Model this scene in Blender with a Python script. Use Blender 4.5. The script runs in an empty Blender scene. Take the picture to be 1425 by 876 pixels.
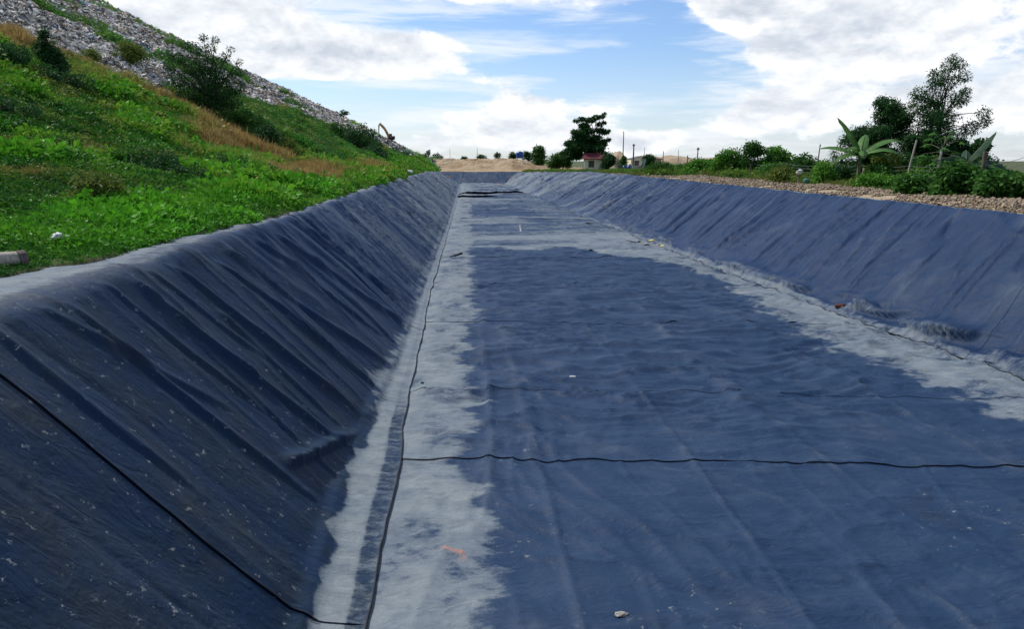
import bpy, math
import numpy as np
from mathutils import Vector

S = bpy.context.scene
COL = S.collection
PI = math.pi

# ------------------------------------------------------------------ camera
cam_d = bpy.data.cameras.new('camera')
cam = bpy.data.objects.new('camera', cam_d)
COL.objects.link(cam)
S.camera = cam
cam_d.sensor_width = 36.0
cam_d.lens = 36.0 * 1030.0 / 1425.0
cam_d.clip_start = 0.1
cam_d.clip_end = 8000
cam.location = (0, 0, 1.45)
cam.rotation_euler = (math.radians(90 - 11.737), 0, math.radians(-3.1286))

# ------------------------------------------------------------------ light
SUN_EL, SUN_AZ = math.radians(50), math.radians(-52)      # azimuth measured from +Y towards +X
sd = Vector((math.sin(SUN_AZ) * math.cos(SUN_EL), math.cos(SUN_AZ) * math.cos(SUN_EL), math.sin(SUN_EL)))
sl = bpy.data.lights.new('sun', 'SUN')
sl.energy = 3.8
sl.angle = math.radians(0.6)
sl.color = (1.0, 0.96, 0.9)
so = bpy.data.objects.new('sun', sl)
COL.objects.link(so)
so.rotation_euler = sd.to_track_quat('Z', 'Y').to_euler()
S.view_settings.view_transform = 'Standard'
S.view_settings.look = 'None'
S.view_settings.exposure = 0.2
S.view_settings.gamma = 1.0

# ------------------------------------------------------------------ world: sky with clouds
W = bpy.data.worlds.new('World')
S.world = W
W.use_nodes = True
wt = W.node_tree
wt.nodes.clear()


def N(t, typ, **k):
    n = t.nodes.new(typ)
    for a, b in k.items():
        setattr(n, a, b)
    return n


def mth(t, op, a, b=None, c=None, clamp=False):
    n = t.nodes.new('ShaderNodeMath')
    n.operation = op
    n.use_clamp = clamp
    for i, v in enumerate((a, b, c)):
        if v is None:
            continue
        if isinstance(v, (int, float)):
            n.inputs[i].default_value = v
        else:
            t.links.new(v, n.inputs[i])
    return n.outputs[0]


def mixc(t, f, a, b, blend='MIX'):
    n = t.nodes.new('ShaderNodeMix')
    n.data_type = 'RGBA'
    n.blend_type = blend
    n.clamp_factor = True
    for i, v in ((0, f), (6, a), (7, b)):
        if isinstance(v, (int, float)):
            n.inputs[i].default_value = v
        elif isinstance(v, tuple):
            n.inputs[i].default_value = (*v, 1) if len(v) == 3 else v
        else:
            t.links.new(v, n.inputs[i])
    return n.outputs[2]


def sstep(t, v, a, b):
    n = t.nodes.new('ShaderNodeMapRange')
    n.interpolation_type = 'SMOOTHSTEP'
    t.links.new(v, n.inputs[0])
    n.inputs[1].default_value = a
    n.inputs[2].default_value = b
    return n.outputs[0]


def noise(t, vec, scale, detail=4, rough=0.55, dist=0.0):
    n = t.nodes.new('ShaderNodeTexNoise')
    n.inputs['Scale'].default_value = scale
    n.inputs['Detail'].default_value = detail
    n.inputs['Roughness'].default_value = rough
    n.inputs['Distortion'].default_value = dist
    if vec is not None:
        t.links.new(vec, n.inputs['Vector'])
    return n.outputs[0]


def mapping(t, vec, scale=(1, 1, 1), loc=(0, 0, 0), rot=(0, 0, 0)):
    n = t.nodes.new('ShaderNodeMapping')
    n.inputs['Scale'].default_value = scale
    n.inputs['Location'].default_value = loc
    n.inputs['Rotation'].default_value = rot
    t.links.new(vec, n.inputs['Vector'])
    return n.outputs[0]


def build_sky():
    t = wt
    sky = N(t, 'ShaderNodeTexSky', sky_type='NISHITA')
    sky.sun_disc = False
    sky.sun_elevation = SUN_EL
    sky.sun_rotation = SUN_AZ
    sky.altitude = 0
    sky.air_density = 1.0
    sky.dust_density = 0.6
    sky.ozone_density = 1.6
    tc = N(t, 'ShaderNodeTexCoord').outputs['Generated']
    sp = N(t, 'ShaderNodeSeparateXYZ')
    t.links.new(tc, sp.inputs[0])
    x, y, z = sp.outputs
    az = mth(t, 'MULTIPLY', mth(t, 'ARCTAN2', x, y), 180 / PI)
    el = mth(t, 'MULTIPLY', mth(t, 'ARCSINE', z), 180 / PI)
    p1 = mapping(t, tc, (1, 1, 2.0), (3.1, 1.7, 0.4))
    p2 = mapping(t, tc, (1, 1, 2.0), (3.1, 1.7, 0.4 - 0.014 * 2.0))
    n1 = noise(t, p1, 7.5, 10, 0.62, 0.15)
    n2 = noise(t, p2, 7.5, 5, 0.58, 0.15)
    big = noise(t, mapping(t, tc, (1, 1, 2.2), (7.7, 2.1, 1.3)), 2.2, 2, 0.5)
    # thin streaky layer
    ps = mapping(t, tc, (1, 1, 9.0), (0.4, 5.2, 2.0), (0.05, -0.05, 0))
    ns = noise(t, ps, 5.0, 8, 0.6, 0.3)
    # where the cloud banks lie on this day's sky: (azimuth, elevation, half widths, weight, tilt)
    total = None
    for (a0, e0, wa, we, wgt, tl) in CLOUDS:
        da = mth(t, 'SUBTRACT', az, a0)
        de = mth(t, 'SUBTRACT', mth(t, 'SUBTRACT', el, e0), mth(t, 'MULTIPLY', da, tl))
        q = mth(t, 'ADD', mth(t, 'POWER', mth(t, 'ABSOLUTE', mth(t, 'DIVIDE', da, wa)), 2.4),
                mth(t, 'POWER', mth(t, 'ABSOLUTE', mth(t, 'DIVIDE', de, we)), 2.4))
        g = mth(t, 'MULTIPLY', mth(t, 'EXPONENT', mth(t, 'MULTIPLY', q, -1.0)), wgt)
        total = g if total is None else mth(t, 'ADD', total, g)
    # general field used away from the named banks
    gen = mth(t, 'MULTIPLY_ADD', mth(t, 'SUBTRACT', big, 0.5), 0.7, -0.10)
    fld = mth(t, 'ADD', gen, total)
    dens = mth(t, 'ADD', mth(t, 'ADD', n1, fld), -0.5)
    cov = sstep(t, dens, -0.02, 0.11)
    lit = mth(t, 'ADD', mth(t, 'MULTIPLY', mth(t, 'SUBTRACT', n1, n2), 4.4), 0.52, clamp=True)
    lit = mth(t, 'ADD', lit, mth(t, 'MULTIPLY', sstep(t, dens, 0.36, 0.02), 0.26), clamp=True)
    ccol = mixc(t, lit, (5.7, 6.3, 7.2), (10.0, 10.1, 10.3))
    streak = mth(t, 'MULTIPLY', sstep(t, mth(t, 'ADD', ns, mth(t, 'MULTIPLY', fld, 0.35)), 0.40, 0.66), 0.72)
    hz = mth(t, 'MULTIPLY', sstep(t, el, 9.0, -1.0), 0.42)
    base = mixc(t, 1.0, sky.outputs[0], (0.95, 1.10, 1.36), 'MULTIPLY')
    c = mixc(t, hz, base, (8.4, 8.9, 9.8))
    c = mixc(t, streak, c, (8.8, 9.2, 9.7))
    c = mixc(t, cov, c, ccol)
    bg = N(t, 'ShaderNodeBackground')
    bg.inputs['Strength'].default_value = 0.095
    t.links.new(c, bg.inputs['Color'])
    out = N(t, 'ShaderNodeOutputWorld')
    t.links.new(bg.outputs[0], out.inputs['Surface'])


CLOUDS = [
    (-13.0, 7.4, 10.5, 1.7, 0.34, -0.03),
    (-21.0, 9.5, 9.0, 3.6, 0.24, 0.0),
    (-14.0, 11.9, 6.0, 0.9, 0.12, 0.0),
    (1.0, 3.6, 6.5, 1.5, 0.34, 0.0),
    (-6.0, 1.4, 9.0, 1.0, 0.22, 0.0),
    (6.0, 1.6, 7.0, 1.1, 0.20, 0.0),
    (14.0, 1.1, 5.0, 1.0, 0.20, 0.0),
    (19.0, 10.6, 4.6, 2.0, 0.34, -0.35),
    (27.0, 8.2, 6.5, 3.0, 0.30, -0.15),
    (35.0, 9.5, 8.0, 4.2, 0.26, 0.0),
    (22.5, 3.6, 4.3, 1.7, 0.26, -0.1),
    (32.0, 3.0, 7.0, 2.0, 0.24, 0.0),
    (17.5, 2.6, 3.0, 1.2, 0.18, 0.0),
    (1.0, 11.6, 9.0, 0.7, 0.14, 0.0),
    (-7.5, 4.6, 9.0, 0.9, -0.50, -0.03),
    (11.0, 7.4, 5.5, 2.4, -0.50, 0.05),
    (15.5, 5.2, 4.0, 2.2, -0.30, 0.0),
    (1.0, 9.8, 8.0, 0.8, -0.26, -0.05),
    (14.0, 11.2, 2.0, 1.6, -0.16, 0.0),
]
build_sky()

# ------------------------------------------------------------------ numpy noise
_rs = np.random.RandomState(7)
_perm = np.concatenate([_rs.permutation(4096)] * 2)
_val = _rs.rand(4096)


def vn(x, y, seed=0):
    x = np.asarray(x, float); y = np.asarray(y, float)
    xi = np.floor(x).astype(np.int64); yi = np.floor(y).astype(np.int64)
    fx = x - xi; fy = y - yi
    fx = fx * fx * fx * (fx * (fx * 6 - 15) + 10); fy = fy * fy * fy * (fy * (fy * 6 - 15) + 10)

    def h(a, b):
        return _val[_perm[(_perm[(a + seed * 131) & 4095] + b) & 4095]]
    a = h(xi, yi); b = h(xi + 1, yi); c = h(xi, yi + 1); d = h(xi + 1, yi + 1)
    return (a * (1 - fx) + b * fx) * (1 - fy) + (c * (1 - fx) + d * fx) * fy


def fbm(x, y, o=4, seed=0, g=0.5):
    s = 0; a = 1.0; t = 0
    x = np.asarray(x, float); y = np.asarray(y, float)
    for i in range(o):
        s = s + a * vn(x, y, seed + i); t += a
        x, y = (x * 0.8 - y * 0.6) * 2.03 + 17.1, (x * 0.6 + y * 0.8) * 2.03 + 9.2
        a *= g
    return s / t


def fbs(x, y, o=3, seed=0, g=0.5):      # axis-aligned fbm, keeps streaks straight
    s = 0; a = 1.0; t = 0
    x = np.asarray(x, float); y = np.asarray(y, float)
    for i in range(o):
        s = s + a * vn(x + 31.7 * i, y + 11.3 * i, seed + i); t += a
        x, y = x * 2.03, y * 2.03
        a *= g
    return s / t


def ridge(n, p=1.0):
    return np.clip(1 - np.abs(2 * n - 1) * 1.9, 0, 1) ** p


def sm(x, a, b):
    t = np.clip((np.asarray(x, float) - a) / (b - a), 0, 1)
    return t * t * (3 - 2 * t)


def ip(y, ys, xs):
    return np.interp(y, ys, xs)


# ------------------------------------------------------------------ place geometry (metres, world axes)
ZF = -2.95


def LT(y): return ip(y, [0, 6.4, 8, 10.5, 11.7, 14, 26, 54, 124, 147], [-1.0, -1.0, -1.05, -1.04, -1.13, -1.19, -1.4, -1.46, -1.6, -2.1])
def LO(y): return ip(y, [0, 6.6, 9.2, 11.6, 16, 26, 54, 147], [-1.62, -1.64, -1.81, -1.82, -1.70, -1.72, -1.75, -2.3])
def LR(y): return ip(y, [0, 7, 9, 14, 20, 34, 60, 92, 147], [-4.5, -4.55, -4.6, -4.75, -4.7, -5.0, -5.4, -5.4, -6.2]) + 0.12 * (vn(y * 0.45, 0, 91) - .5) * sm(y, 8, 20)
def GE(y): return LR(y) - ip(y, [0, 7, 9, 10.8, 12, 17, 20, 26, 150], [1.5, 1.45, 1.3, 1.0, 0.75, 0.6, 0.4, 0.35, 0.3]) - 0.22 * (vn(y * 0.9, 3, 92) - .5)
def RT(y): return ip(y, [0, 11, 13.85, 17, 20.4, 29, 38, 62.6, 80, 104, 147], [11.7, 11.4, 11.17, 10.87, 10.59, 10.0, 9.75, 8.74, 8.3, 7.2, 6.26])
def RR(y): return ip(y, [0, 20, 28, 46, 73, 92, 104, 120, 150], [14.9, 14.95, 15.1, 15.3, 15.6, 15.2, 13.9, 12.2, 9.3])
def ZR(y): return ip(y, [0, 95, 110, 150], [0, 0, -0.25, -0.85])
def FOOT(y): return ip(y, [0, 60, 110, 150, 200], [-13, -12.5, -10.5, -8.7, -8.5])


Y0, Y1 = 4.2, 147.0


def hill(x, y):
    ge, ft = GE(y), FOOT(y)
    a = np.clip((ge - x) / (ge - ft), 0, 1)
    d = np.maximum(0, ft - x)
    z = 0.05 + ZR(y) * (1 - a) + 1.15 * a ** 1.3
    z = z + 0.475 * (d - 1.2 * (1 - np.exp(-d / 1.2)))
    cap = 52.0
    z = np.where(z > cap, cap + (z - cap) * 0.03, z)
    lump = (fbm(x * 0.13, y * 0.13, 4, 5) - .5) * 1.6 + (fbm(x * 0.6, y * 0.5, 3, 9) - .5) * 0.55
    z = z + lump * np.clip(a - .15, 0, 1) * (1 + 0.35 * sm(d, 2, 30)) + (fbm(x * 1.3, y * 1.3, 3, 13) - .5) * 0.12 * sm(ge - x, 0.0, 0.8)
    z = z + sm(d, 14, 24) * (fbm(x * .9, y * .9, 3, 15) - .5) * 1.1 * (1 - sm(z, 50, 52))
    e = 1 - sm(y, 186 + (fbm(x * .12, 0 * x, 2, 3) - .5) * 10, 228)
    return np.where(x < ft + 6, np.where(y > 150, z * e + (-0.9) * (1 - e), z), z)


def rland(x, y):
    d = x - RR(y)
    z = ZR(y) + 0.02 + 0.10 * sm(d, 0.2, 1.2) * (1 - sm(d, 3.8, 5.4)) * (1 - sm(y, 60, 78))
    z = z + (fbm(x * 0.35, y * 0.35, 3, 21) - .5) * 0.25 * sm(d, 0.3, 3)
    return z


def g(x, y):
    x = np.asarray(x, float); y = np.asarray(y, float)
    inside = (x > GE(y) + .02) & (x < RR(y) + .12)
    # base profile under the liner
    lw = np.clip((x - LR(y)) / (LO(y) - LR(y)), 0, 1)
    rw = np.clip((RR(y) - x) / (RR(y) - RT(y)), 0, 1)
    chan = ZR(y) + (ZF - ZR(y)) * np.minimum(lw, rw) - 0.5 - .6 * sm(np.minimum(lw, rw), .4, .8)
    far = np.clip((y - 145.5) / 5.0, 0, 1)
    near = np.clip((4.6 - y) / 4.4, 0, 1)
    e = np.maximum(far, near)
    chan = np.maximum(chan, chan * (1 - e) + (ZR(y) - 0.28) * e)
    z = np.where(x <= GE(y) + .02, hill(x, y), np.where(inside, chan, rland(x, y)))
    z = np.where((y > 151) & (x > GE(y)), -0.9 + 0.2 * (fbm(x * .08, y * .08, 3, 33) - .5), z)
    z = np.where((y < 0.1) & (x > GE(y)), 0.0, z)
    return z


# ------------------------------------------------------------------ mesh helpers
def mesh_np(name, V, F, smooth=True, mat=None):
    me = bpy.data.meshes.new(name)
    V = np.asarray(V, np.float32); F = np.asarray(F, np.int32)
    n, k = F.shape
    me.vertices.add(len(V)); me.vertices.foreach_set('co', V.ravel())
    me.loops.add(n * k); me.loops.foreach_set('vertex_index', F.ravel())
    me.polygons.add(n)
    me.polygons.foreach_set('loop_start', np.arange(0, n * k, k, dtype=np.int32))
    me.polygons.foreach_set('loop_total', np.full(n, k, np.int32))
    me.polygons.foreach_set('use_smooth', np.full(n, smooth, bool))
    me.update(calc_edges=True)
    if mat:
        me.materials.append(mat)
    return me


def link(name, me, parent=None, **props):
    o = bpy.data.objects.new(name, me)
    COL.objects.link(o)
    if parent is not None:
        o.parent = parent
    for k, v in props.items():
        o[k] = v
    return o


def empty(name, loc, label, cat, group=None, rz=0):
    o = bpy.data.objects.new(name, None)
    COL.objects.link(o)
    o.location = loc
    o.rotation_euler = (0, 0, rz)
    o['label'] = label; o['category'] = cat
    if group:
        o['group'] = group
    return o


def gridf(nu, nv):
    i = np.arange(nu - 1)[:, None] * nv + np.arange(nv - 1)[None, :]
    i = i.ravel()
    return np.stack([i, i + nv, i + nv + 1, i + 1], 1)


def fattr(me, name, v):
    a = me.attributes.new(name, 'FLOAT', 'POINT')
    a.data.foreach_set('value', np.asarray(v, np.float32).ravel())


def cattr(me, name, v):
    a = me.attributes.new(name, 'FLOAT_COLOR', 'POINT')
    v = np.asarray(v, np.float32)
    if v.shape[1] == 3:
        v = np.hstack([v, np.ones((len(v), 1), np.float32)])
    a.data.foreach_set('color', v.ravel())


def tube(pts, rad, k=6, cap=True):
    pts = np.asarray(pts, float); n = len(pts)
    rad = np.broadcast_to(np.asarray(rad, float), (n,))
    T = np.gradient(pts, axis=0); T /= np.linalg.norm(T, axis=1)[:, None] + 1e-9
    up = np.array([0, 0, 1.0]) if abs(T[0, 2]) < .9 else np.array([1.0, 0, 0])
    V = []
    for i in range(n):
        a = np.cross(T[i], up); a /= np.linalg.norm(a) + 1e-9
        b = np.cross(T[i], a)
        th = np.arange(k) * 2 * PI / k
        V.append(pts[i] + rad[i] * (np.cos(th)[:, None] * a + np.sin(th)[:, None] * b))
    V = np.vstack(V)
    F = []
    for i in range(n - 1):
        for j in range(k):
            F.append((i * k + j, i * k + (j + 1) % k, (i + 1) * k + (j + 1) % k, (i + 1) * k + j))
    if cap:
        V = np.vstack([V, pts[:1], pts[-1:]])
        for j in range(k):
            F.append((j, (j + 1) % k, n * k, n * k))
            F.append(((n - 1) * k + j, (n - 1) * k + (j + 1) % k, n * k + 1, n * k + 1))
    return V, F


class MB:
    def __init__(s):
        s.v = []; s.f = []; s.n = 0

    def add(s, V, F):
        V = [tuple(map(float, p)) for p in V]
        for f in F:
            q = []
            for i in f:
                i = int(i) + s.n
                if i not in q:
                    q.append(i)
            if len(q) > 2:
                s.f.append(tuple(q))
        s.v += V; s.n += len(V)
        return s

    def tube(s, pts, rad, k=6):
        return s.add(*tube(pts, rad, k))

    def box(s, c, d, rz=0, taper=1.0):
        cx, cy, cz = c; dx, dy, dz = [q / 2 for q in d]
        V = []
        for sz in (-1, 1):
            m = taper if sz > 0 else 1
            for sx, sy in ((-1, -1), (1, -1), (1, 1), (-1, 1)):
                a, b = sx * dx * m, sy * dy * m
                V.append((cx + a * math.cos(rz) - b * math.sin(rz), cy + a * math.sin(rz) + b * math.cos(rz), cz + sz * dz))
        return s.add(V, [(3, 2, 1, 0), (4, 5, 6, 7), (0, 1, 5, 4), (1, 2, 6, 5), (2, 3, 7, 6), (3, 0, 4, 7)])

    def build(s, name, mat, parent=None, smooth=False, **p):
        me = bpy.data.meshes.new(name)
        me.from_pydata(s.v, [], s.f)
        if smooth:
            me.polygons.foreach_set('use_smooth', [True] * len(me.polygons))
        me.materials.append(mat)
        me.update()
        return link(name, me, parent, **p)


# ------------------------------------------------------------------ materials
def mat_new(name):
    m = bpy.data.materials.new(name)
    m.use_nodes = True
    t = m.node_tree
    b = t.nodes['Principled BSDF']
    return m, t, b


def attr(t, name, typ='GEOMETRY', out='Fac'):
    n = N(t, 'ShaderNodeAttribute', attribute_type=typ, attribute_name=name)
    return n.outputs[out]


def wpos(t):
    return N(t, 'ShaderNodeNewGeometry').outputs['Position']


def bump(t, b, h, strength, dist):
    n = N(t, 'ShaderNodeBump')
    n.inputs['Strength'].default_value = strength
    n.inputs['Distance'].default_value = dist
    t.links.new(h, n.inputs['Height'])
    t.links.new(n.outputs[0], b.inputs['Normal'])


def simple(name, c1, c2=None, scale=8, rough=0.8, b_=0.3, bd=0.01, metal=0.0, stretch=(1, 1, 1), spec=0.4):
    m, t, b = mat_new(name)
    c2 = c2 or tuple(x * 0.6 for x in c1)
    tc = N(t, 'ShaderNodeTexCoord').outputs['Object']
    p = mapping(t, tc, stretch)
    n = noise(t, p, scale, 5, 0.65)
    f = sstep(t, n, 0.3, 0.7)
    t.links.new(mixc(t, f, c1, c2), b.inputs['Base Color'])
    b.inputs['Roughness'].default_value = rough
    b.inputs['Metallic'].default_value = metal
    b.inputs['Specular IOR Level'].default_value = spec
    if b_:
        bump(t, b, n, b_, bd)
    return m


def liner_mat():
    m, t, b = mat_new('liner_sheet')
    p = wpos(t)
    dust_sheen = attr(t, 'dust_sheen'); grime = attr(t, 'grime'); paint = attr(t, 'paint'); tone = attr(t, 'tone')
    n1 = noise(t, mapping(t, p, (1.0, 1.4, 1.0)), 1.3, 6, 0.6)
    n2 = noise(t, mapping(t, p, (1.2, 2.0, 1.2)), 7.0, 5, 0.65)
    n3 = noise(t, p, 42.0, 4, 0.6)
    blue = mixc(t, n1, (0.008, 0.025, 0.062), (0.015, 0.042, 0.096))
    teal = (0.003, 0.016, 0.030)
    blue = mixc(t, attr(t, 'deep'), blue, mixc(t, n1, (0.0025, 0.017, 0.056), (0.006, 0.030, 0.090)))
    blue = mixc(t, mth(t, 'MULTIPLY', tone, mth(t, 'MULTIPLY_ADD', sstep(t, n1, 0.35, 0.65), 0.5, 0.35)), blue, teal)
    # pale film: dusty areas plus painted distant sheen, broken up by streaks
    st = noise(t, mapping(t, p, (1.0, 1.9, 1.2)), 3.2, 7, 0.66)
    nz = mth(t, 'ADD', mth(t, 'MULTIPLY', mth(t, 'SUBTRACT', st, 0.5), 0.85), mth(t, 'MULTIPLY', mth(t, 'SUBTRACT', n2, 0.5), 0.55))
    nz = mth(t, 'ADD', nz, mth(t, 'MULTIPLY', mth(t, 'SUBTRACT', n3, 0.5), 0.25))
    cov = sstep(t, mth(t, 'ADD', dust_sheen, mth(t, 'MULTIPLY', nz, 1.25)), 0.24, 0.70)
    film = mth(t, 'MULTIPLY', cov, mth(t, 'MULTIPLY_ADD', dust_sheen, 0.50, 0.42))
    film = mth(t, 'MULTIPLY', film, mth(t, 'MULTIPLY_ADD', sstep(t, noise(t, mapping(t, p, (1, 1.6, 1), (9, 9, 9)), 2.3, 6, 0.7), 0.32, 0.62), 0.34, 0.68))
    veil = mth(t, 'MULTIPLY_ADD', mth(t, 'MULTIPLY', sstep(t, n1, 0.4, 0.8), n2), 0.10, 0.015)
    film = mth(t, 'ADD', mth(t, 'MAXIMUM', film, veil), mth(t, 'MULTIPLY', attr(t, 'crease_highlight'), mth(t, 'MULTIPLY', n2, 0.55)), clamp=True)  # pale highlights painted along wrinkle ridges so the folds show
    film = mth(t, 'MULTIPLY', film, mth(t, 'MULTIPLY_ADD', n3, 0.5, 0.75), clamp=True)
    dcol = mixc(t, n1, (0.135, 0.175, 0.205), (0.275, 0.295, 0.285))
    c = mixc(t, film, blue, dcol)
    # mud splashes and pale specks
    sn = noise(t, mapping(t, p, (1, 1, 1), (4, 4, 4)), 9.0, 6, 0.75)
    sp = mth(t, 'MULTIPLY', sstep(t, sn, 0.61, 0.67), grime)
    c = mixc(t, mth(t, 'MULTIPLY', sp, 0.75), c, (0.33, 0.34, 0.30))
    mud = mth(t, 'MULTIPLY', sstep(t, noise(t, p, 1.1, 5, 0.7), 0.48, 0.66), grime)
    c = mixc(t, mth(t, 'MULTIPLY', mud, 0.35), c, (0.030, 0.032, 0.022))
    pm = mth(t, 'MULTIPLY', paint, sstep(t, n3, 0.36, 0.52))
    c = mixc(t, mth(t, 'MULTIPLY', pm, .75), c, (0.55, 0.20, 0.09))
    t.links.new(c, b.inputs['Base Color'])
    r = mth(t, 'MULTIPLY_ADD', film, 0.25, 0.52)
    r = mth(t, 'ADD', r, mth(t, 'MULTIPLY', n2, 0.10))
    t.links.new(r, b.inputs['Roughness'])
    b.inputs['Specular IOR Level'].default_value = 0.15
    cr = noise(t, mapping(t, p, (1, 1.5, 1)), 8.0, 6, 0.6, 0.6)
    cr2 = noise(t, mapping(t, p, (.8, 2.0, .8), (3, 3, 3)), 2.6, 3, 0.5, 1.2)
    cr2 = mth(t, 'ABSOLUTE', mth(t, 'SUBTRACT', cr2, 0.5))
    h = mth(t, 'ADD', mth(t, 'MULTIPLY', cr, 1.0), mth(t, 'MULTIPLY', n3, 0.06))
    h = mth(t, 'SUBTRACT', h, mth(t, 'MULTIPLY', cr2, 2.6))
    bump(t, b, h, 0.5, 0.026)
    return m


def ground_mat():
    m, t, b = mat_new('earth_and_sod')
    p = wpos(t)
    c = attr(t, 'gcol', out='Color')
    n = noise(t, p, 3.0, 8, 0.7)
    n2 = noise(t, p, 24.0, 4, 0.7)
    k = mth(t, 'ADD', mth(t, 'MULTIPLY', n, 0.9), mth(t, 'MULTIPLY_ADD', n2, 0.7, 0.2))
    cc = N(t, 'ShaderNodeVectorMath', operation='SCALE')
    t.links.new(c, cc.inputs[0]); t.links.new(k, cc.inputs['Scale'])
    t.links.new(cc.outputs[0], b.inputs['Base Color'])
    b.inputs['Roughness'].default_value = 0.95
    b.inputs['Specular IOR Level'].default_value = 0.2
    bump(t, b, mth(t, 'ADD', n, mth(t, 'MULTIPLY', n2, .4)), 0.8, 0.06)
    return m


def foliage_mat(name, col=None, inst=False, sc=1.0):
    m, t, b = mat_new(name)
    out = t.nodes['Material Output']
    if inst:
        c = attr(t, 'tint', 'INSTANCER', 'Color')
    else:
        c = None
    n = noise(t, wpos(t), 2.6 * sc, 5, 0.7)
    n2 = noise(t, wpos(t), 17 * sc, 3, 0.7)
    if c is None:
        c = mixc(t, sstep(t, n, .3, .7), col[0], col[1])
        c = mixc(t, sstep(t, n2, .56, .72), c, tuple(min(1, q * 1.5 + .01) for q in col[1]))
    else:
        k = mth(t, 'MULTIPLY_ADD', n2, 1.3, 0.35)
        cc = N(t, 'ShaderNodeVectorMath', operation='SCALE')
        t.links.new(c, cc.inputs[0]); t.links.new(k, cc.inputs['Scale'])
        c = cc.outputs[0]
    t.links.new(c, b.inputs['Base Color'])
    b.inputs['Roughness'].default_value = 0.6
    b.inputs['Specular IOR Level'].default_value = 0.12
    tr = N(t, 'ShaderNodeBsdfTranslucent')
    t.links.new(c, tr.inputs['Color'])
    mx = N(t, 'ShaderNodeMixShader')
    mx.inputs[0].default_value = 0.30
    t.links.new(b.outputs[0], mx.inputs[1]); t.links.new(tr.outputs[0], mx.inputs[2])
    t.links.new(mx.outputs[0], out.inputs['Surface'])
    return m


def tint_mat(name, rough=0.8, var=0.6, b_=0.0):
    m, t, b = mat_new(name)
    c = attr(t, 'tint', 'INSTANCER', 'Color')
    n2 = noise(t, wpos(t), 9, 4, 0.7)
    k = mth(t, 'MULTIPLY_ADD', n2, var * 2, 1 - var)
    cc = N(t, 'ShaderNodeVectorMath', operation='SCALE')
    t.links.new(c, cc.inputs[0]); t.links.new(k, cc.inputs['Scale'])
    t.links.new(cc.outputs[0], b.inputs['Base Color'])
    b.inputs['Roughness'].default_value = rough
    b.inputs['Specular IOR Level'].default_value = 0.3
    return m


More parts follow.
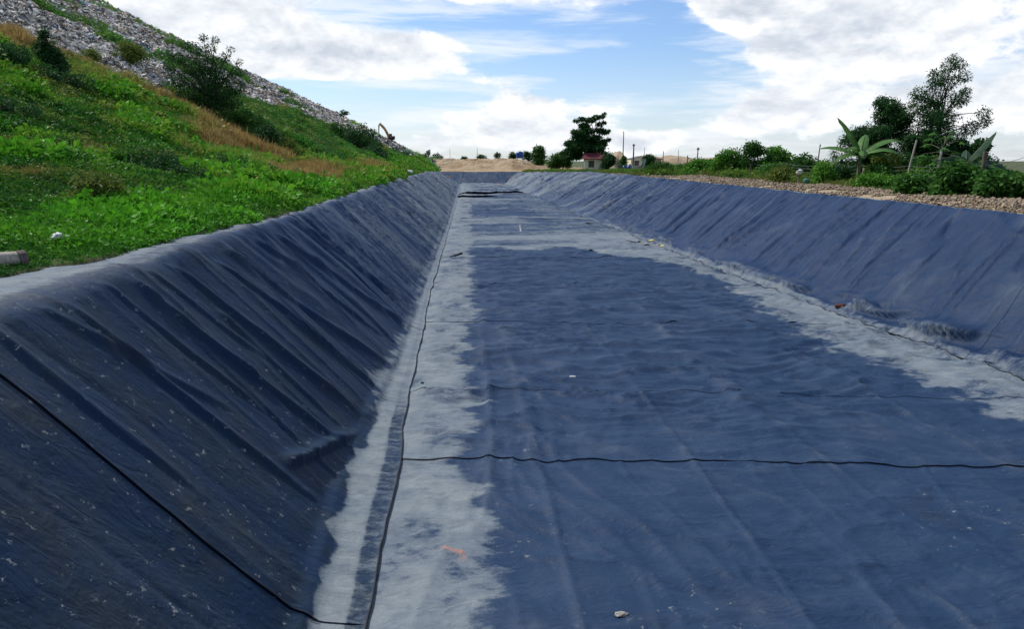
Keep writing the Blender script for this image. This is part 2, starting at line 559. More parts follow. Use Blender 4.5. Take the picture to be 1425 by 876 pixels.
M = {
    'liner': liner_mat(),
    'ground': ground_mat(),
    'bead': simple('black_weld', (0.006, 0.007, 0.009), (0.004, 0.004, 0.006), 20, 0.6),
    'hillveg': foliage_mat('ground_cover_leaf', inst=True),
    'junk': tint_mat('refuse_film', 0.85),
    'clod': tint_mat('dry_clod', 0.95),
    'bark': simple('bark', (0.085, 0.065, 0.045), (0.035, 0.028, 0.022), 14, 0.9, 0.6, 0.02, stretch=(1, 1, .3)),
    'palebark': simple('pale_bark', (0.33, 0.32, 0.27), (0.17, 0.16, 0.12), 12, 0.85, 0.5, 0.01, stretch=(1, 1, 2)),
    'dark': foliage_mat('dark_leaf', ((0.016, 0.055, 0.018), (0.036, 0.110, 0.024))),
    'mid': foliage_mat('mid_leaf', ((0.024, 0.085, 0.014), (0.066, 0.175, 0.026))),
    'bright': foliage_mat('bright_leaf', ((0.050, 0.180, 0.018), (0.13, 0.30, 0.035))),
    'olive': foliage_mat('olive_leaf', ((0.065, 0.12, 0.015), (0.17, 0.21, 0.04))),
    'banana': foliage_mat('banana_leaf', ((0.055, 0.15, 0.035), (0.13, 0.26, 0.075)), sc=.6),
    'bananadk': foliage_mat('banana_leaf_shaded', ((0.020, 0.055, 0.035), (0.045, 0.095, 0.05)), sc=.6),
    'wood': simple('weathered_wood', (0.16, 0.12, 0.10), (0.07, 0.05, 0.045), 9, 0.9, 0.5, 0.01, stretch=(3, 3, .5)),
    'palewood': simple('pale_wood', (0.42, 0.38, 0.30), (0.24, 0.21, 0.16), 9, 0.85, 0.4, 0.01, stretch=(3, 3, .5)),
    'wire': simple('galvanised_wire', (0.22, 0.22, 0.22), None, 9, 0.5, 0, metal=0.6),
    'concrete': simple('concrete', (0.36, 0.33, 0.28), (0.22, 0.20, 0.17), 5, 0.9, 0.5, 0.01),
    'cream': simple('cream_render', (0.88, 0.74, 0.50), (0.76, 0.63, 0.42), 3, 0.9, 0.2, 0.01),
    'redroof': simple('red_sheet_roof', (0.15, 0.018, 0.026), (0.08, 0.016, 0.022), 4, 0.6, 0.1, 0.01),
    'glass': simple('dark_window', (0.05, 0.055, 0.05), (0.11, 0.10, 0.08), 4, 0.15, 0),
    'blue': simple('blue_plastic', (0.012, 0.07, 0.30), (0.01, 0.05, 0.2), 4, 0.4, 0),
    'red': simple('dull_red_paint', (0.30, 0.05, 0.04), (0.18, 0.04, 0.03), 6, 0.7, 0.1),
    'pink': simple('faded_pink_wall', (0.52, 0.26, 0.24), (0.40, 0.20, 0.18), 6, 0.8, 0.1),
    'white': simple('off_white', (0.62, 0.62, 0.58), (0.36, 0.37, 0.34), 6, 0.7, 0.2),
    'teal': simple('green_cloth', (0.06, 0.24, 0.17), (0.03, 0.14, 0.10), 9, 0.8, 0.3),
    'palegreen': simple('pale_green_cloth', (0.34, 0.45, 0.36), (0.22, 0.32, 0.25), 9, 0.8, 0.3),
    'orange': simple('worn_orange_paint', (0.55, 0.26, 0.09), (0.38, 0.20, 0.09), 7, 0.6, 0.1),
    'black': simple('black_rubber', (0.012, 0.012, 0.014), (0.02, 0.02, 0.02), 9, 0.7, 0.2),
    'steel': simple('dull_steel', (0.25, 0.25, 0.25), (0.15, 0.14, 0.13), 9, 0.5, 0.1, metal=.5),
    'clay': simple('red_clay', (0.10, 0.030, 0.018), (0.05, 0.018, 0.012), 14, 0.9, 0.6, 0.02),
    'yellow': simple('yellow_plastic', (0.55, 0.50, 0.10), (0.40, 0.36, 0.08), 9, 0.6, 0.1),
    'sand': simple('far_sand', (0.38, 0.29, 0.19), (0.30, 0.22, 0.14), 0.35, 0.95, 0.6, 0.3),
    'stem': simple('banana_stem', (0.17, 0.19, 0.09), (0.08, 0.07, 0.035), 7, 0.8, 0.4, 0.01, stretch=(2, 2, .4)),
}

# ------------------------------------------------------------------ ground sheet
GZ = {}


def zones(x, y):
    """surface colour of the bare ground, world coordinates"""
    n = len(x)
    d = FOOT(y) - x
    r = fbm(x * .25, y * .25, 4, 41); r2 = fbm(x * .9, y * .9, 3, 42)
    left = x < GE(y) + .3
    green = np.array([0.030, 0.085, 0.012]); brown = np.array([0.16, 0.115, 0.04]); ash = np.array([0.22, 0.21, 0.19])
    soil = np.array([0.36, 0.28, 0.185]); dsoil = np.array([0.20, 0.14, 0.09])
    c = np.tile(green, (n, 1)) * (0.7 + .6 * r2)[:, None]
    tb = trash_mask(x, y)[:, None]
    bb = brown_mask(x, y)[:, None]
    cl = c * (1 - bb) + brown * bb
    cl = cl * (1 - tb) + ash * (0.5 + r2)[:, None] * tb
    bare = ((1 - sm(GE(y) - x, 0.1, 0.7)) * left)[:, None] * .5
    cl = cl * (1 - bare) + dsoil * bare
    dr = x - RR(y)
    s = (sm(dr, -.2, .2) * (1 - sm(dr, 3.9 + 2.2 * (r - .5), 5.2 + 2.2 * (r - .5))) * (1 - sm(y, 58, 80)))[:, None]
    gr = np.array([0.075, 0.095, 0.028])
    cr = gr * (1 - s) + (soil * (0.75 + .5 * r2[:, None])) * s
    fs = ((y > 150)) [:, None] * np.array([1.0])
    cr = cr * (1 - fs * .8) + soil * fs * .8
    far = np.maximum(sm(np.hypot(x, y), 230, 300), sm(x, 20, 30) * (y > 150))[:, None]
    inn = ((x > GE(y) + .02) & (x < RR(y) + .1) & (y < 151))[:, None]
    c = np.where(left[:, None], cl, cr)
    c = c * (1 - far) + np.array([0.07, 0.085, 0.035]) * far
    c = np.where(inn, dsoil * .6, c)
    return c


def trash_mask(x, y):
    d = FOOT(y) - x
    e = ip(y, [0, 50, 58, 61, 67, 76, 84, 105, 116, 131, 150, 190], [22, 21.5, 20, 17.4, 13, 13.5, 17, 20, 17, 9.5, 6, 0]) + (fbm(x * .3, y * .3, 3, 51) - .5) * 5
    m = sm(d - e, 0, 1.0)
    hole = sm(fbm(x * .085 + 4, y * .05, 3, 53), .62, .66)       # green pockets inside the refuse face
    hole = hole * sm(d - e, 2, 6)
    top = sm(d, 170, 180) * sm(y, 50, 80)
    return m * (1 - hole * .9) * (1 - 0.75 * top * sm(fbm(x * .1, y * .1, 2, 54), .35, .6))


BROWN = [(-32, 57, 4, 6), (-28, 62, 3, 5), (-24.5, 62, 4, 5), (-21, 62, 4, 4), (-18, 58, 4, 4), (-16.6, 49, 2.5, 4), (-16.4, 56, 3, 3), (-21.5, 131, 2.2, 6), (-15, 125, 1.2, 16), (-12.6, 31, .8, 2),
         (-8.5, 38, 2, 6), (-9.5, 48, 2.6, 8), (-8.0, 60, 2, 9), (-9, 75, 2, 9)]


def brown_mask(x, y):
    n = fbm(x * .35, y * .25, 4, 61)
    b = 0
    for (bx, by, rx, ry) in BROWN:
        b = np.maximum(b, np.exp(-(((x - bx) / rx) ** 2 + ((y - by) / ry) ** 2)))
    return np.clip(sm(b * .95 + (n - .5) * 1.6, .25, .70), 0, 1) * (1 - trash_mask(x, y)) * sm(GE(y) - x, .6, 1.8)


def build_ground():
    xs = np.concatenate([-np.geomspace(4000, 140, 14), np.arange(-138, -60, 2.5), np.arange(-60, -26, .8), np.arange(-26, -7.6, .32), np.arange(-7.6, -4.0, .1),
                         np.arange(-4.0, 7.5, .8), np.arange(7.6, 14.0, .5), np.arange(14.0, 16.8, .12), np.arange(16.8, 32, .35),
                         np.arange(32, 60, 2), np.geomspace(60, 4000, 16)])
    ys = [-4000, -1200, -400, -150, -60, -30, -15, -8]
    y = -4.0
    while y < 240:
        ys.append(y); y += max(.25, abs(y) * .013)
    ys += list(np.geomspace(240, 6000, 18))
    ys = np.array(ys)
    X, Y = np.meshgrid(xs, ys, indexing='ij')
    X = X.copy()
    # let the grid lines follow the grass edge and the rim so that the edges stay clean
    yy = np.clip(Y, 0, 150)
    near = np.exp(-((X + 5.7) / 2.2) ** 2); X = X + near * (GE(yy) + 5.7) * ((Y > -5) & (Y < 160))
    nr = np.exp(-((X - 15.1) / 1.6) ** 2); X = X + nr * (RR(yy) - 15.1) * ((Y > -5) & (Y < 95))
    Z = g(X, Y)
    V = np.stack([X.ravel(), Y.ravel(), Z.ravel()], 1)
    me = mesh_np('ground', V, gridf(len(xs), len(ys)), True, M['ground'])
    cattr(me, 'gcol', zones(V[:, 0], V[:, 1]))
    link('ground', me, kind='structure')


build_ground()


# ------------------------------------------------------------------ the lined channel
def seg_d(px, py, a, b):
    a = np.array(a, float); b = np.array(b, float)
    ab = b - a; L = (ab ** 2).sum()
    t = np.clip(((px - a[0]) * ab[0] + (py - a[1]) * ab[1]) / L, 0, 1)
    dx = px - (a[0] + t * ab[0]); dy = py - (a[1] + t * ab[1])
    side = np.sign(ab[0] * (py - a[1]) - ab[1] * (px - a[0]))
    return np.hypot(dx, dy), side, t


def floor_wr(x, y):
    near = 1 - sm(y, 11, 17)
    mid = sm(y, 10, 15) * (1 - sm(y, 34, 44))
    far = sm(y, 34, 46)
    wx = x + (fbm(x * .3, y * .3, 2, 70) - .5) * 1.2
    wy = y + (fbm(x * .35, y * .35, 2, 71) - .5) * 1.6 + .1 * x
    lon = ridge(fbs(wx * 1.25 + wy * .12, wy * .13, 2, 72), 2.0)
    lon2 = ridge(fbs(wx * 2.3 - wy * .25, wy * .3, 2, 73), 2.0)
    rip = fbs(wx * .42, wy * 1.7, 3, 74, .62)
    rip2 = ridge(fbs(wx * .45, wy * 1.5, 2, 75), 2.5)
    rip3 = ridge(fbs(wx * .9 + wy * .3, wy * 2.3, 2, 85), 3)
    dia = ridge(fbs((wx + wy * .8) * .9, (wx - wy) * .28, 2, 76), 2.5)
    strt = ridge(vn(x * 1.35 + y * .02, y * .07, 97), 5)
    crs = ridge(fbs(wx * .12, wy * .55, 2, 77), 2.5)
    z = near * (0.034 * lon + 0.018 * lon2 + .030 * dia + .075 * (rip - .5) + .026 * rip3 + .036 * strt) + mid * (0.16 * (rip - .5) + 0.070 * rip2 + .065 * rip3 + .03 * strt * (1 - sm(y, 18, 26)) + .010 * lon * (1 - sm(y, 18, 26)) + .008 * dia)
    z = z + far * (0.12 * crs * ip(y, [40, 90], [1, 1.8]) + .07 * rip2) + 0.05 * (fbm(x * .25, y * .25, 2, 79) - .5)
    return z


def floor_highlight(x, y):
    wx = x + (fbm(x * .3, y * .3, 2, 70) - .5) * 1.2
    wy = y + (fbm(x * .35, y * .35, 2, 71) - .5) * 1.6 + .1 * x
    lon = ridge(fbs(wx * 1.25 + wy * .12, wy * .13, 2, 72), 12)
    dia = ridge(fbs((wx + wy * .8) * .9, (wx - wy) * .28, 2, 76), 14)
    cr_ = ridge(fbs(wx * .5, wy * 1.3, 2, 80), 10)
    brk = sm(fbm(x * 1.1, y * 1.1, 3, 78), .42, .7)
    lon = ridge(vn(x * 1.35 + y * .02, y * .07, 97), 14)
    return np.clip(lon * 1.2 + dia * .5 + cr_ * .4, 0, 1) * brk * (1 - sm(y, 18, 34)) * .5  # ridge highlights put into the colour of the floor folds


SEAMS = [3.4, 10.42, 13.72, 20.1, 26.5, 34.1, 46.0, 57.0, 68.5, 80.0, 91.5, 99.5, 113.0, 129.0, 147.2]


def seam_y(i, x):
    if i == 0 or i == len(SEAMS) - 1:
        return SEAMS[i] + 0 * x
    return SEAMS[i] - .095 * x * (1 if i < 8 else .5) * (1 if SEAMS[i] < 90 else 0) + 0.10 * (fbs(x * .9, 0 * x + i * 3.7, 3, 81) - .5) * (1 + SEAMS[i] / 60)


def floor_dust_sheen(x, y):
    le = ip(y, [5, 6.35, 7.3, 8.25, 9.25, 10.5, 11.7, 13.2, 14.5, 16.3, 17.6, 19, 21, 23, 26, 37, 60, 150],
            [-.3, -.02, .22, .17, -.1, -.32, -.2, .08, -.1, -.29, -.31, -.05, .16, -.1, -.05, -.05, 0, 0])
    fr = (fbs(x * .8, y * 2.6, 5, 84, .7) - .5) * ip(y, [6, 10, 40], [.6, 1.0, 1.0])
    dl = sm(le + .08 + fr - x, -.38, .30)
    dl = dl * np.clip(0.40 + 1.1 * (fbm(x * 1.5, y * 1.1, 4, 86, .65) - .2), .25, 1)
    re = ip(y, [0, 11, 12.3, 14.9, 16.4, 20.5, 24, 26.8, 31, 32, 37, 150], [10.6, 9.3, 8.9, 9.1, 8.55, 8.4, 8.8, 9.1, 8.9, 8.0, 5.4, 5])
    fr2 = (fbs(x * 1.2, y * 1.6, 5, 87, .7) - .5) * 1.9
    dr = sm(x - re + fr2, -.5, .6) * np.clip(.55 + .9 * (fbm(x * 1.1, y * .9, 4, 96, .6) - .25), .3, 1) * ip(y, [38, 50, 150], [.90, .55, .5])
    yt = ip(x, [-2, 5.2, 7.1, 8.9, 12], [36.5, 37, 33.0, 31.7, 30.5]) + (fbs(x * .4, y * .3, 3, 88) - .5) * 4.5
    dt = sm(y - yt, -.7, 1.2)
    streak = fbs(x * .10, y * .35, 4, 89, .6)
    df = ip(y, [36, 38, 44, 47, 60, 90, 100, 150], [.70, .80, .80, .42, .38, .42, .52, .62]) + (streak - .5) * 1.5  # distant floor: dusty sheet together with sky sheen painted as paleness
    return np.clip(np.maximum(np.maximum(dl, dr), dt * df), 0, 1.0)


def paint_mark(x, y):
    d1, _, t1 = seg_d(x, y, (-.38, 7.82), (-.16, 7.72))
    d2, _, t2 = seg_d(x, y, (-.16, 7.72), (-.13, 7.58))
    return np.clip(1 - d1 / .035, 0, 1) + np.clip(1 - d2 / .05, 0, 1) * .5


def build_floor():
    root = empty('channel_floor', (0, 0, 0), '', '')
    del root['label'], root['category']
    root['kind'] = 'structure'
    for i in range(len(SEAMS) - 1):
        a, b = SEAMS[i], SEAMS[i + 1]
        ym = (a + b) / 2
        nx = int(np.clip(12.6 / (0.0052 * max(a, 6)), 90, 330))
        ny = int(np.clip(math.log(b / max(a, 4.5)) / 0.0042, 24, 240))
        u = np.linspace(0, 1, nx)
        v = np.linspace(0, 1, ny) ** (1.15 if i == 0 else 1)
        v = np.concatenate([[0, .004], v[1:]])
        U, Vv = np.meshgrid(u, v, indexing='ij')
        # x span follows both toes
        yr = a + (b - a) * Vv
        x0 = LT(yr) - .14; x1 = RT(yr) + .18
        X = x0 + (x1 - x0) * U
        ya = seam_y(i, X)
        yb = seam_y(i + 1, X) + .12
        Y = ya + (yb - ya) * Vv
        dn = Y - ya
        Z = ZF + floor_wr(X, Y) * sm(X - LT(Y), -.2, .5) + .004 * (i % 2)
        lift = (0.007 if i == 1 else .004) if i > 0 else 0
        if 9 < i < 12:
            lift = 0.26 * (sm(X, -3, 0) if i == 11 else 1 - .75 * sm(X, 2.0, 3.4)) * (1 - sm(X, 6.5, 8))
        elif i > 6:
            lift = .012
        ll = .16 if lift is None or i < 7 else .5
        Z = Z + lift * np.exp(-dn / ll)
        Z = Z - (.018 if i == 0 else .012) * sm(yb - Y, .25, 0)           # far edge tucks under the next panel
        V = np.stack([X.ravel(), Y.ravel(), Z.ravel()], 1)
        me = mesh_np('liner_panel', V, gridf(nx, len(v)), True, M['liner'])
        fattr(me, 'dust_sheen', floor_dust_sheen(V[:, 0], V[:, 1]))
        fattr(me, 'grime', .10 + .55 * sm(fbm(V[:, 0] * .5, V[:, 1] * .5, 2, 95), .5, .7) * (1 - sm(V[:, 1], 9, 14)))
        fattr(me, 'paint', paint_mark(V[:, 0], V[:, 1]) if i == 0 else np.zeros(len(V)))
        fattr(me, 'tone', np.zeros(len(V))); fattr(me, 'deep', np.zeros(len(V)))
        fattr(me, 'crease_highlight', floor_highlight(V[:, 0], V[:, 1]))
        link('liner_panel', me, root)
        if i in (1, 2, 10, 11):
            xs = np.linspace(LT(a) + .03, RT(a) - .05, 160)
            ys = seam_y(i, xs)
            r = {1: .0032, 2: .0015}.get(i, .02)
            zz = ZF + floor_wr(xs, ys) * sm(xs - LT(ys), -.2, .5) + r + .012 * vn(xs * 1.5, xs * 0, 5)
            mb = MB(); mb.tube(np.stack([xs, ys - .012, zz], 1), r * (0.75 + .7 * vn(xs * 1.7, 0 * xs + i, 6)), 5)
            mb.build('weld_bead', M['bead'], root, True)


def wall_frame(side, y, s):
    """cross-section of a wall sheet: s 0 at the floor seam, 1 at the outer edge of the apron"""
    if side < 0:
        lt = LT(y) + .02 * 0; P = [(lt + .0, ZF + .012), (LO(y), ZF + .10), (LR(y), ZR(y) + .02), (GE(y) - .45, ZR(y) + .0)]
        br = [0, .11, .80, 1.0]
    else:
        P = [(RT(y), ZF + .012), (RT(y) + .62, ZF + .16), (RR(y), ZR(y) + .03), (RR(y) + .30, ZR(y) + .02)]
        br = [0, .13, .94, 1.0]
    X = 0; Z = 0
    offs = (-.028, -.014, 0, .014, .028) if side < 0 else (-.012, -.006, 0, .006, .012)
    for o in offs:
        ss = np.clip(s + o, 0, 1)
        x = 0; z = 0
        for k in range(3):
            w = np.clip((ss - br[k]) / (br[k + 1] - br[k]), 0, 1)
            if k == 0:
                x = P[0][0] + (P[1][0] - P[0][0]) * w; z = P[0][1] + (P[1][1] - P[0][1]) * w
            else:
                x = x + (P[k + 1][0] - P[k][0]) * w; z = z + (P[k + 1][1] - P[k][1]) * w
        X = X + x / 5; Z = Z + z / 5
    return X, Z


LCREASE = [  # on the left slope (world x, world y), height, width
    ((-2.35, 8.75), (-1.86, 11.2), .13, .065),
    ((-3.4, 13.0), (-1.75, 13.9), .05, .06),
    ((-3.9, 11.2), (-2.2, 11.0), .06, .08),
    ((-4.5, 6.85), (-2.7, 6.95), .07, .08), ((-4.5, 9.8), (-2.05, 10.5), .10, .09), ((-4.5, 12.9), (-1.8, 13.6), .09, .09), ((-4.5, 8.2), (-2.05, 8.55), .08, .08),
    ((-4.6, 9.2), (-2.8, 9.6), .06, .07), ((-4.6, 11.4), (-1.9, 11.9), .10, .10), ((-4.6, 13.7), (-1.9, 15.1), .10, .10), ((-4.5, 17.2), (-1.8, 18.9), .10, .11),
    ((-4.5, 7.75), (-3.1, 8.9), .05, .07), ((-4.6, 10.6), (-3.2, 11.0), .05, .06), ((-4.6, 15.6), (-2.2, 16.6), .09, .09), ((-4.5, 19.9), (-1.8, 21.0), .10, .11),
]


def wall_q(side, Y, s):
    k = ip(Y, [6, 14, 40, 90], [0, .5, 4.0, 6.0]) if side < 0 else ip(Y, [10, 20, 60, 100], [1.5, 2.2, 7.0, 8.0])
    return Y - (s - .5) * k + (fbm(Y * .10, s * .7, 2, 101 + side) - .5) * 1.6


def wall_wr(side, X, Y, s):
    q = wall_q(side, Y, s)
    sl = s * 5
    A = ridge(vn(q * .85, sl * .13, 103 + side), 3.0)
    B = ridge(vn(q * 1.9 + 5, sl * .17, 105 + side), 3.0)
    C_ = ridge(vn(q * 4.0, sl * .24, 107 + side), 2.5)
    G = ridge(vn(q * 1.25 + 9, sl * .12, 127 + side), 4.5)
    D = fbm(q * .5, sl * .5, 3, 109 + side) - .5
    fine = fbm(X * 3.0, Y * 3.0 + s * 3, 3, 129) - .5
    if side < 0:
        k = sm(s, .05, .2)
        amp = ip(Y, [4, 8, 12, 18, 30, 60, 150], [.45, .6, .75, .9, 1.1, 1.6, 2.2])
        w = amp * (0.10 * A + .075 * B * ip(Y, [8, 20], [.55, 1]) + .030 * C_ * ip(Y, [8, 20], [.35, 1]) - .10 * G * ip(Y, [8, 20], [.4, 1])) + .05 * D + .014 * fine
        w = w * k * (1 - .60 * sm(s, .86, .97)) + (1 - k) * .005 * C_
        for a, b, h, wd in LCREASE:
            d, sd_, t_ = seg_d(X, Y, a, b)
            w = w + .8 * h * np.exp(-(d / (wd * .8)) ** 2 * np.where(sd_ > 0, .30, 2.2)) * k * sm(t_, -.0, .12) ** .5 * (1 - .5 * sm(t_, .8, 1))
        # lower fold over the dusty strip
        w = w + .05 * np.exp(-((s - .115) / .018) ** 2) * (vn(Y * 1.3, 0 * Y, 113) * .8 + .2)
    else:
        amp = ip(Y, [8, 14, 30, 60, 150], [.40, .50, .95, 1.7, 2.4])
        k = sm(s, .12, .3)
        w = amp * (0.13 * A + .095 * B + .045 * C_ - .13 * G) + .05 * D + .012 * fine
        # thin cross creases near the viewer
        f = ridge(vn((Y + sl * 1.3) * .9, (Y - sl * 1.2) * .25, 115), 6) * .035
        f = f + ridge(vn((Y - sl * .6) * 1.4, (Y + sl) * .2, 116), 6) * .025
        w = (w + f * (1 - sm(Y, 35, 60))) * k * (1 - .7 * sm(s, .9, .97))
        # slumped roll of slack sheet along the toe
        env = np.exp(-((s - .125 - .03 * (vn(Y * .35, 0 * Y, 117) - .5)) / .070) ** 2) * ip(Y, [8, 13, 40, 60, 150], [1, 1, .9, .35, .12])
        roll = .06 + .50 * fbm(Y * .85 + s * 4, s * 6, 3, 119, .38)
        tuck = sm(fbm(Y * 1.0 + s * 8, s * 15, 2, 121, .4), .48, .62) * .20
        w = w + env * (roll - tuck * sm(s, .05, .1))
    return w


def wall_highlight(side, X, Y, s):
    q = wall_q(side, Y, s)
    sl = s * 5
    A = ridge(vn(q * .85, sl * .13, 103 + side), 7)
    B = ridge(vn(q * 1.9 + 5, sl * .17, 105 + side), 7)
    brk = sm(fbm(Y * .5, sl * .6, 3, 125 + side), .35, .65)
    return np.clip(A * .5 + B * .6, 0, 1) * brk * sm(s, .12, .25) * (.55 if side > 0 else .45)  # painted highlights on the ridges of the wall folds


WSEAM_L = [3.0, 6.4, 13.3, 19.8, 26.2, 33.0, 40.5, 48.0, 56.0, 65.0, 75.0, 86.0, 98.0, 111.0, 124.0, 147.6]
WSEAM_R = [6.0, 16.5, 24.0, 31.5, 39.0, 47.0, 55.0, 64.0, 74.0, 85.0, 97.0, 111.0, 127.0, 147.6]


def wseam(side, i, s):
    L = WSEAM_L if side < 0 else WSEAM_R
    if i == 0 or i == len(L) - 1:
        return L[i] + 0 * s
    sl = (0.0 if i == 1 else ip(L[i], [10, 14, 40, 90], [0, .5, 4.0, 6.0])) * (s - .5) if side < 0 else ip(L[i], [10, 20, 60, 100], [1.5, 2.2, 7.0, 8.0]) * (s - .5)
    return L[i] + sl + .08 * (fbs(s * 5, 0 * s + i * 2.3, 3, 131 + side) - .5)


def build_wall(side):
    L = WSEAM_L if side < 0 else WSEAM_R
    root = empty('channel_wall', (0, 0, 0), '', '')
    del root['label'], root['category']
    root['kind'] = 'structure'
    nrm = (.62, .78) if side < 0 else (-.62, .78)
    for i in range(len(L) - 1):
        a, b = L[i], L[i + 1]
        ns = int(np.clip(5.6 / (0.0042 * max(a, 6)), 70, 200))
        ny = int(np.clip(math.log(b / max(a, 4)) / (0.0036 if side < 0 else .0028), 40, 260))
        s = np.linspace(0, 1, ns)
        s = np.concatenate([[0, .004], s[1:]])
        v = np.concatenate([[0, .003], np.linspace(0, 1, ny)[1:]])
        Sg, Vg = np.meshgrid(s, v, indexing='ij')
        ya = wseam(side, i, Sg); yb = wseam(side, i + 1, Sg) + .12
        Y = ya + (yb - ya) * Vg
        X, Z = wall_frame(side, Y, Sg)
        wob = .05 * (fbs(Y * 1.1, 0 * Y, 3, 133 + side) - .5) * ip(Y, [6, 40], [1, 3])
        X = X + wob * (1 - sm(Sg, 0, .08))
        w = wall_wr(side, X, Y, Sg)
        w = w + .004 * (i % 2) + ((.009 if i == 1 and side < 0 else (.006 if side < 0 else .002)) if i else 0) * np.exp(-(Y - ya) / .16) - (.016 if (i == 0 and side < 0) else .010) * sm(yb - Y, .2, 0)
        tip = np.exp(-Sg / .012) * .026                    # free lower edge stands off the floor sheet
        keep = sm(Sg, 0, .03)
        X2 = X + nrm[0] * w * keep; Z2 = Z + nrm[1] * w * keep + tip
        Z2 = np.where(Sg < .05, np.maximum(Z2, ZF + floor_wr(X2, Y) * sm(X2 - LT(Y), -.2, .5) + .016), Z2)
        V = np.stack([X2.ravel(), Y.ravel(), Z2.ravel()], 1)
        me = mesh_np('liner_panel', V, gridf(len(s), len(v)), True, M['liner'])
        y = Y.ravel(); sg = Sg.ravel(); x = X2.ravel(); ww = w.ravel()
        if side < 0:
            strip = (1 - sm(sg + .03 * (fbs(y * 2.2, sg * 0, 3, 141) - .5) * 2, .085, .115)) * (.42 + .62 * sm(sg, .038, .05)) * ip(y, [6, 30, 60], [.95, .9, .4])
            fr = sm(ip(y, [5, 10, 14, 30, 60], [.11, .13, .16, .15, .12]) + (fbs(y * 2.4, sg * 3, 3, 143) - .5) * .17 - sg, -.01, .05) * .7 * sm(y, 10, 14)
            apron = sm(sg + (fbm(y * .6, sg * 9, 3, 145) - .5) * .09, .795, .87) * ip(y, [4, 20, 40], [.72, .55, .5])
            far = ip(y, [8, 14, 25, 50, 100, 150], [0.0, .18, .50, .66, .72, .74]) * (.8 + .5 * (fbs(y * .8, sg * 2, 3, 147) - .5) * 2)  # grazing sky sheen painted as a paler film, stronger with distance
            dust_sheen = np.maximum.reduce([strip, fr, apron, far])
            grime = np.clip(1.0 - (y - 7) / 9, .05, 1) * sm(sg, .1, .16) * (1 - sm(sg, .75, .85))
            tone = 1 - sm(y, 8, 26)
        else:
            roll = np.exp(-((sg - .10) / .075) ** 2) * ip(y, [8, 40, 70], [.62, .6, .35]) * (.65 + .5 * fbs(y * .8, sg * 6, 3, 149))
            roll = roll * sm(ww + .12 * 0, .00, .16) * .8 + .55 * (1 - sm(sg, .03, .09)) * ip(y, [8, 60, 90], [1, .9, .4])
            edge = sm(sg, .945, .962) * .85
            far = ip(y, [12, 20, 35, 60, 100, 150], [.0, .0, .16, .42, .66, .76]) * (.8 + .5 * (fbs(y * .5, sg * 1.5, 3, 151) - .5) * 2)  # painted sheen, makes the right wall paler further off
            dust_sheen = np.maximum.reduce([roll, edge, far])
            grime = .12 + 0 * y
            tone = .25 * (1 - sm(y, 14, 30))
        fattr(me, 'dust_sheen', np.clip(dust_sheen, 0, 1)); fattr(me, 'grime', grime); fattr(me, 'tone', tone); fattr(me, 'deep', np.ones(len(V)))
        fattr(me, 'paint', np.zeros(len(V)))
        fattr(me, 'crease_highlight', wall_highlight(side, x, y, sg))
        link('liner_panel', me, root)
        r = .0045
        if i == 1 and side < 0:
            ss = np.linspace(.09, .84 if side < 0 else .93, 150)
            yy = wseam(side, i, ss)
            xx, zz = wall_frame(side, yy, ss)
            ww = wall_wr(side, xx, yy, ss) * sm(ss, 0, .03)
            rr = r * (.9 + .7 * vn(ss * 20, 0 * ss + i, 9)) * 1.0
            mb = MB(); mb.tube(np.stack([xx + nrm[0] * (ww + .022), yy - .012, zz + nrm[1] * (ww + .022)], 1), rr, 5)
            mb.build('weld_bead', M['bead'], root, True)
    # bead along the floor seam
    yy = np.geomspace(4.5, 60, 420)
    xx, zz = wall_frame(side, yy, 0 * yy)
    wob = .05 * (fbs(yy * 1.1, 0 * yy, 3, 133 + side) - .5) * ip(yy, [6, 40], [1, 3])
    xx = xx + wob
    zz = np.maximum(zz + .026, ZF + floor_wr(xx, yy) * sm(xx - LT(yy), -.2, .5) + .016) - .006
    mb = MB(); mb.tube(np.stack([xx - side * .008, yy, zz], 1), .008 + .006 * vn(yy * 2, 0 * yy, 12), 5)
    mb.build('weld_bead', M['bead'], root, True)


build_floor()
build_wall(-1)
build_wall(1)


def build_ends():
    # far end slope and near end slope of the channel, same sheet
    for (ya, yb, zt, nm) in ((146.2, 150.8, -0.80, 'far'), (4.4, 0.2, 0.0, 'near')):
        u = np.linspace(0, 1, 220); v = np.linspace(0, 1, 50)
        U, V_ = np.meshgrid(u, v, indexing='ij')
        Y = ya + (yb - ya) * V_
        yc = np.clip(Y, 4.4, 147)
        xl = LO(yc) + (LR(yc) - LO(yc)) * V_ - .9; xr = RT(yc) + (RR(np.clip(Y, 0, 150)) - RT(yc)) * V_ + .9
        X = xl + (xr - xl) * U
        Z = ZF + .05 + (zt + .06 - ZF) * V_ + .05 * ridge(fbs(X * .8, V_ * 1.2, 2, 161), 1.5) + .05 * (fbm(X * .4, V_ * 2, 2, 163) - .5)
        P = np.stack([X.ravel(), Y.ravel(), Z.ravel()], 1)
        F = gridf(220, 50)
        if nm == 'near':
            F = F[:, ::-1]
        me = mesh_np('end_wall', P, F, True, M['liner'])
        fattr(me, 'dust_sheen', .36 + .25 * (fbm(P[:, 0] * .5, P[:, 2], 3, 165) - .5)); fattr(me, 'grime', .3 + 0 * P[:, 0])
        fattr(me, 'paint', 0 * P[:, 0]); fattr(me, 'tone', 0 * P[:, 0])
        fattr(me, 'crease_highlight', 0 * P[:, 0]); fattr(me, 'deep', 0 * P[:, 0])
        link('end_wall', me, kind='structure')


build_ends()


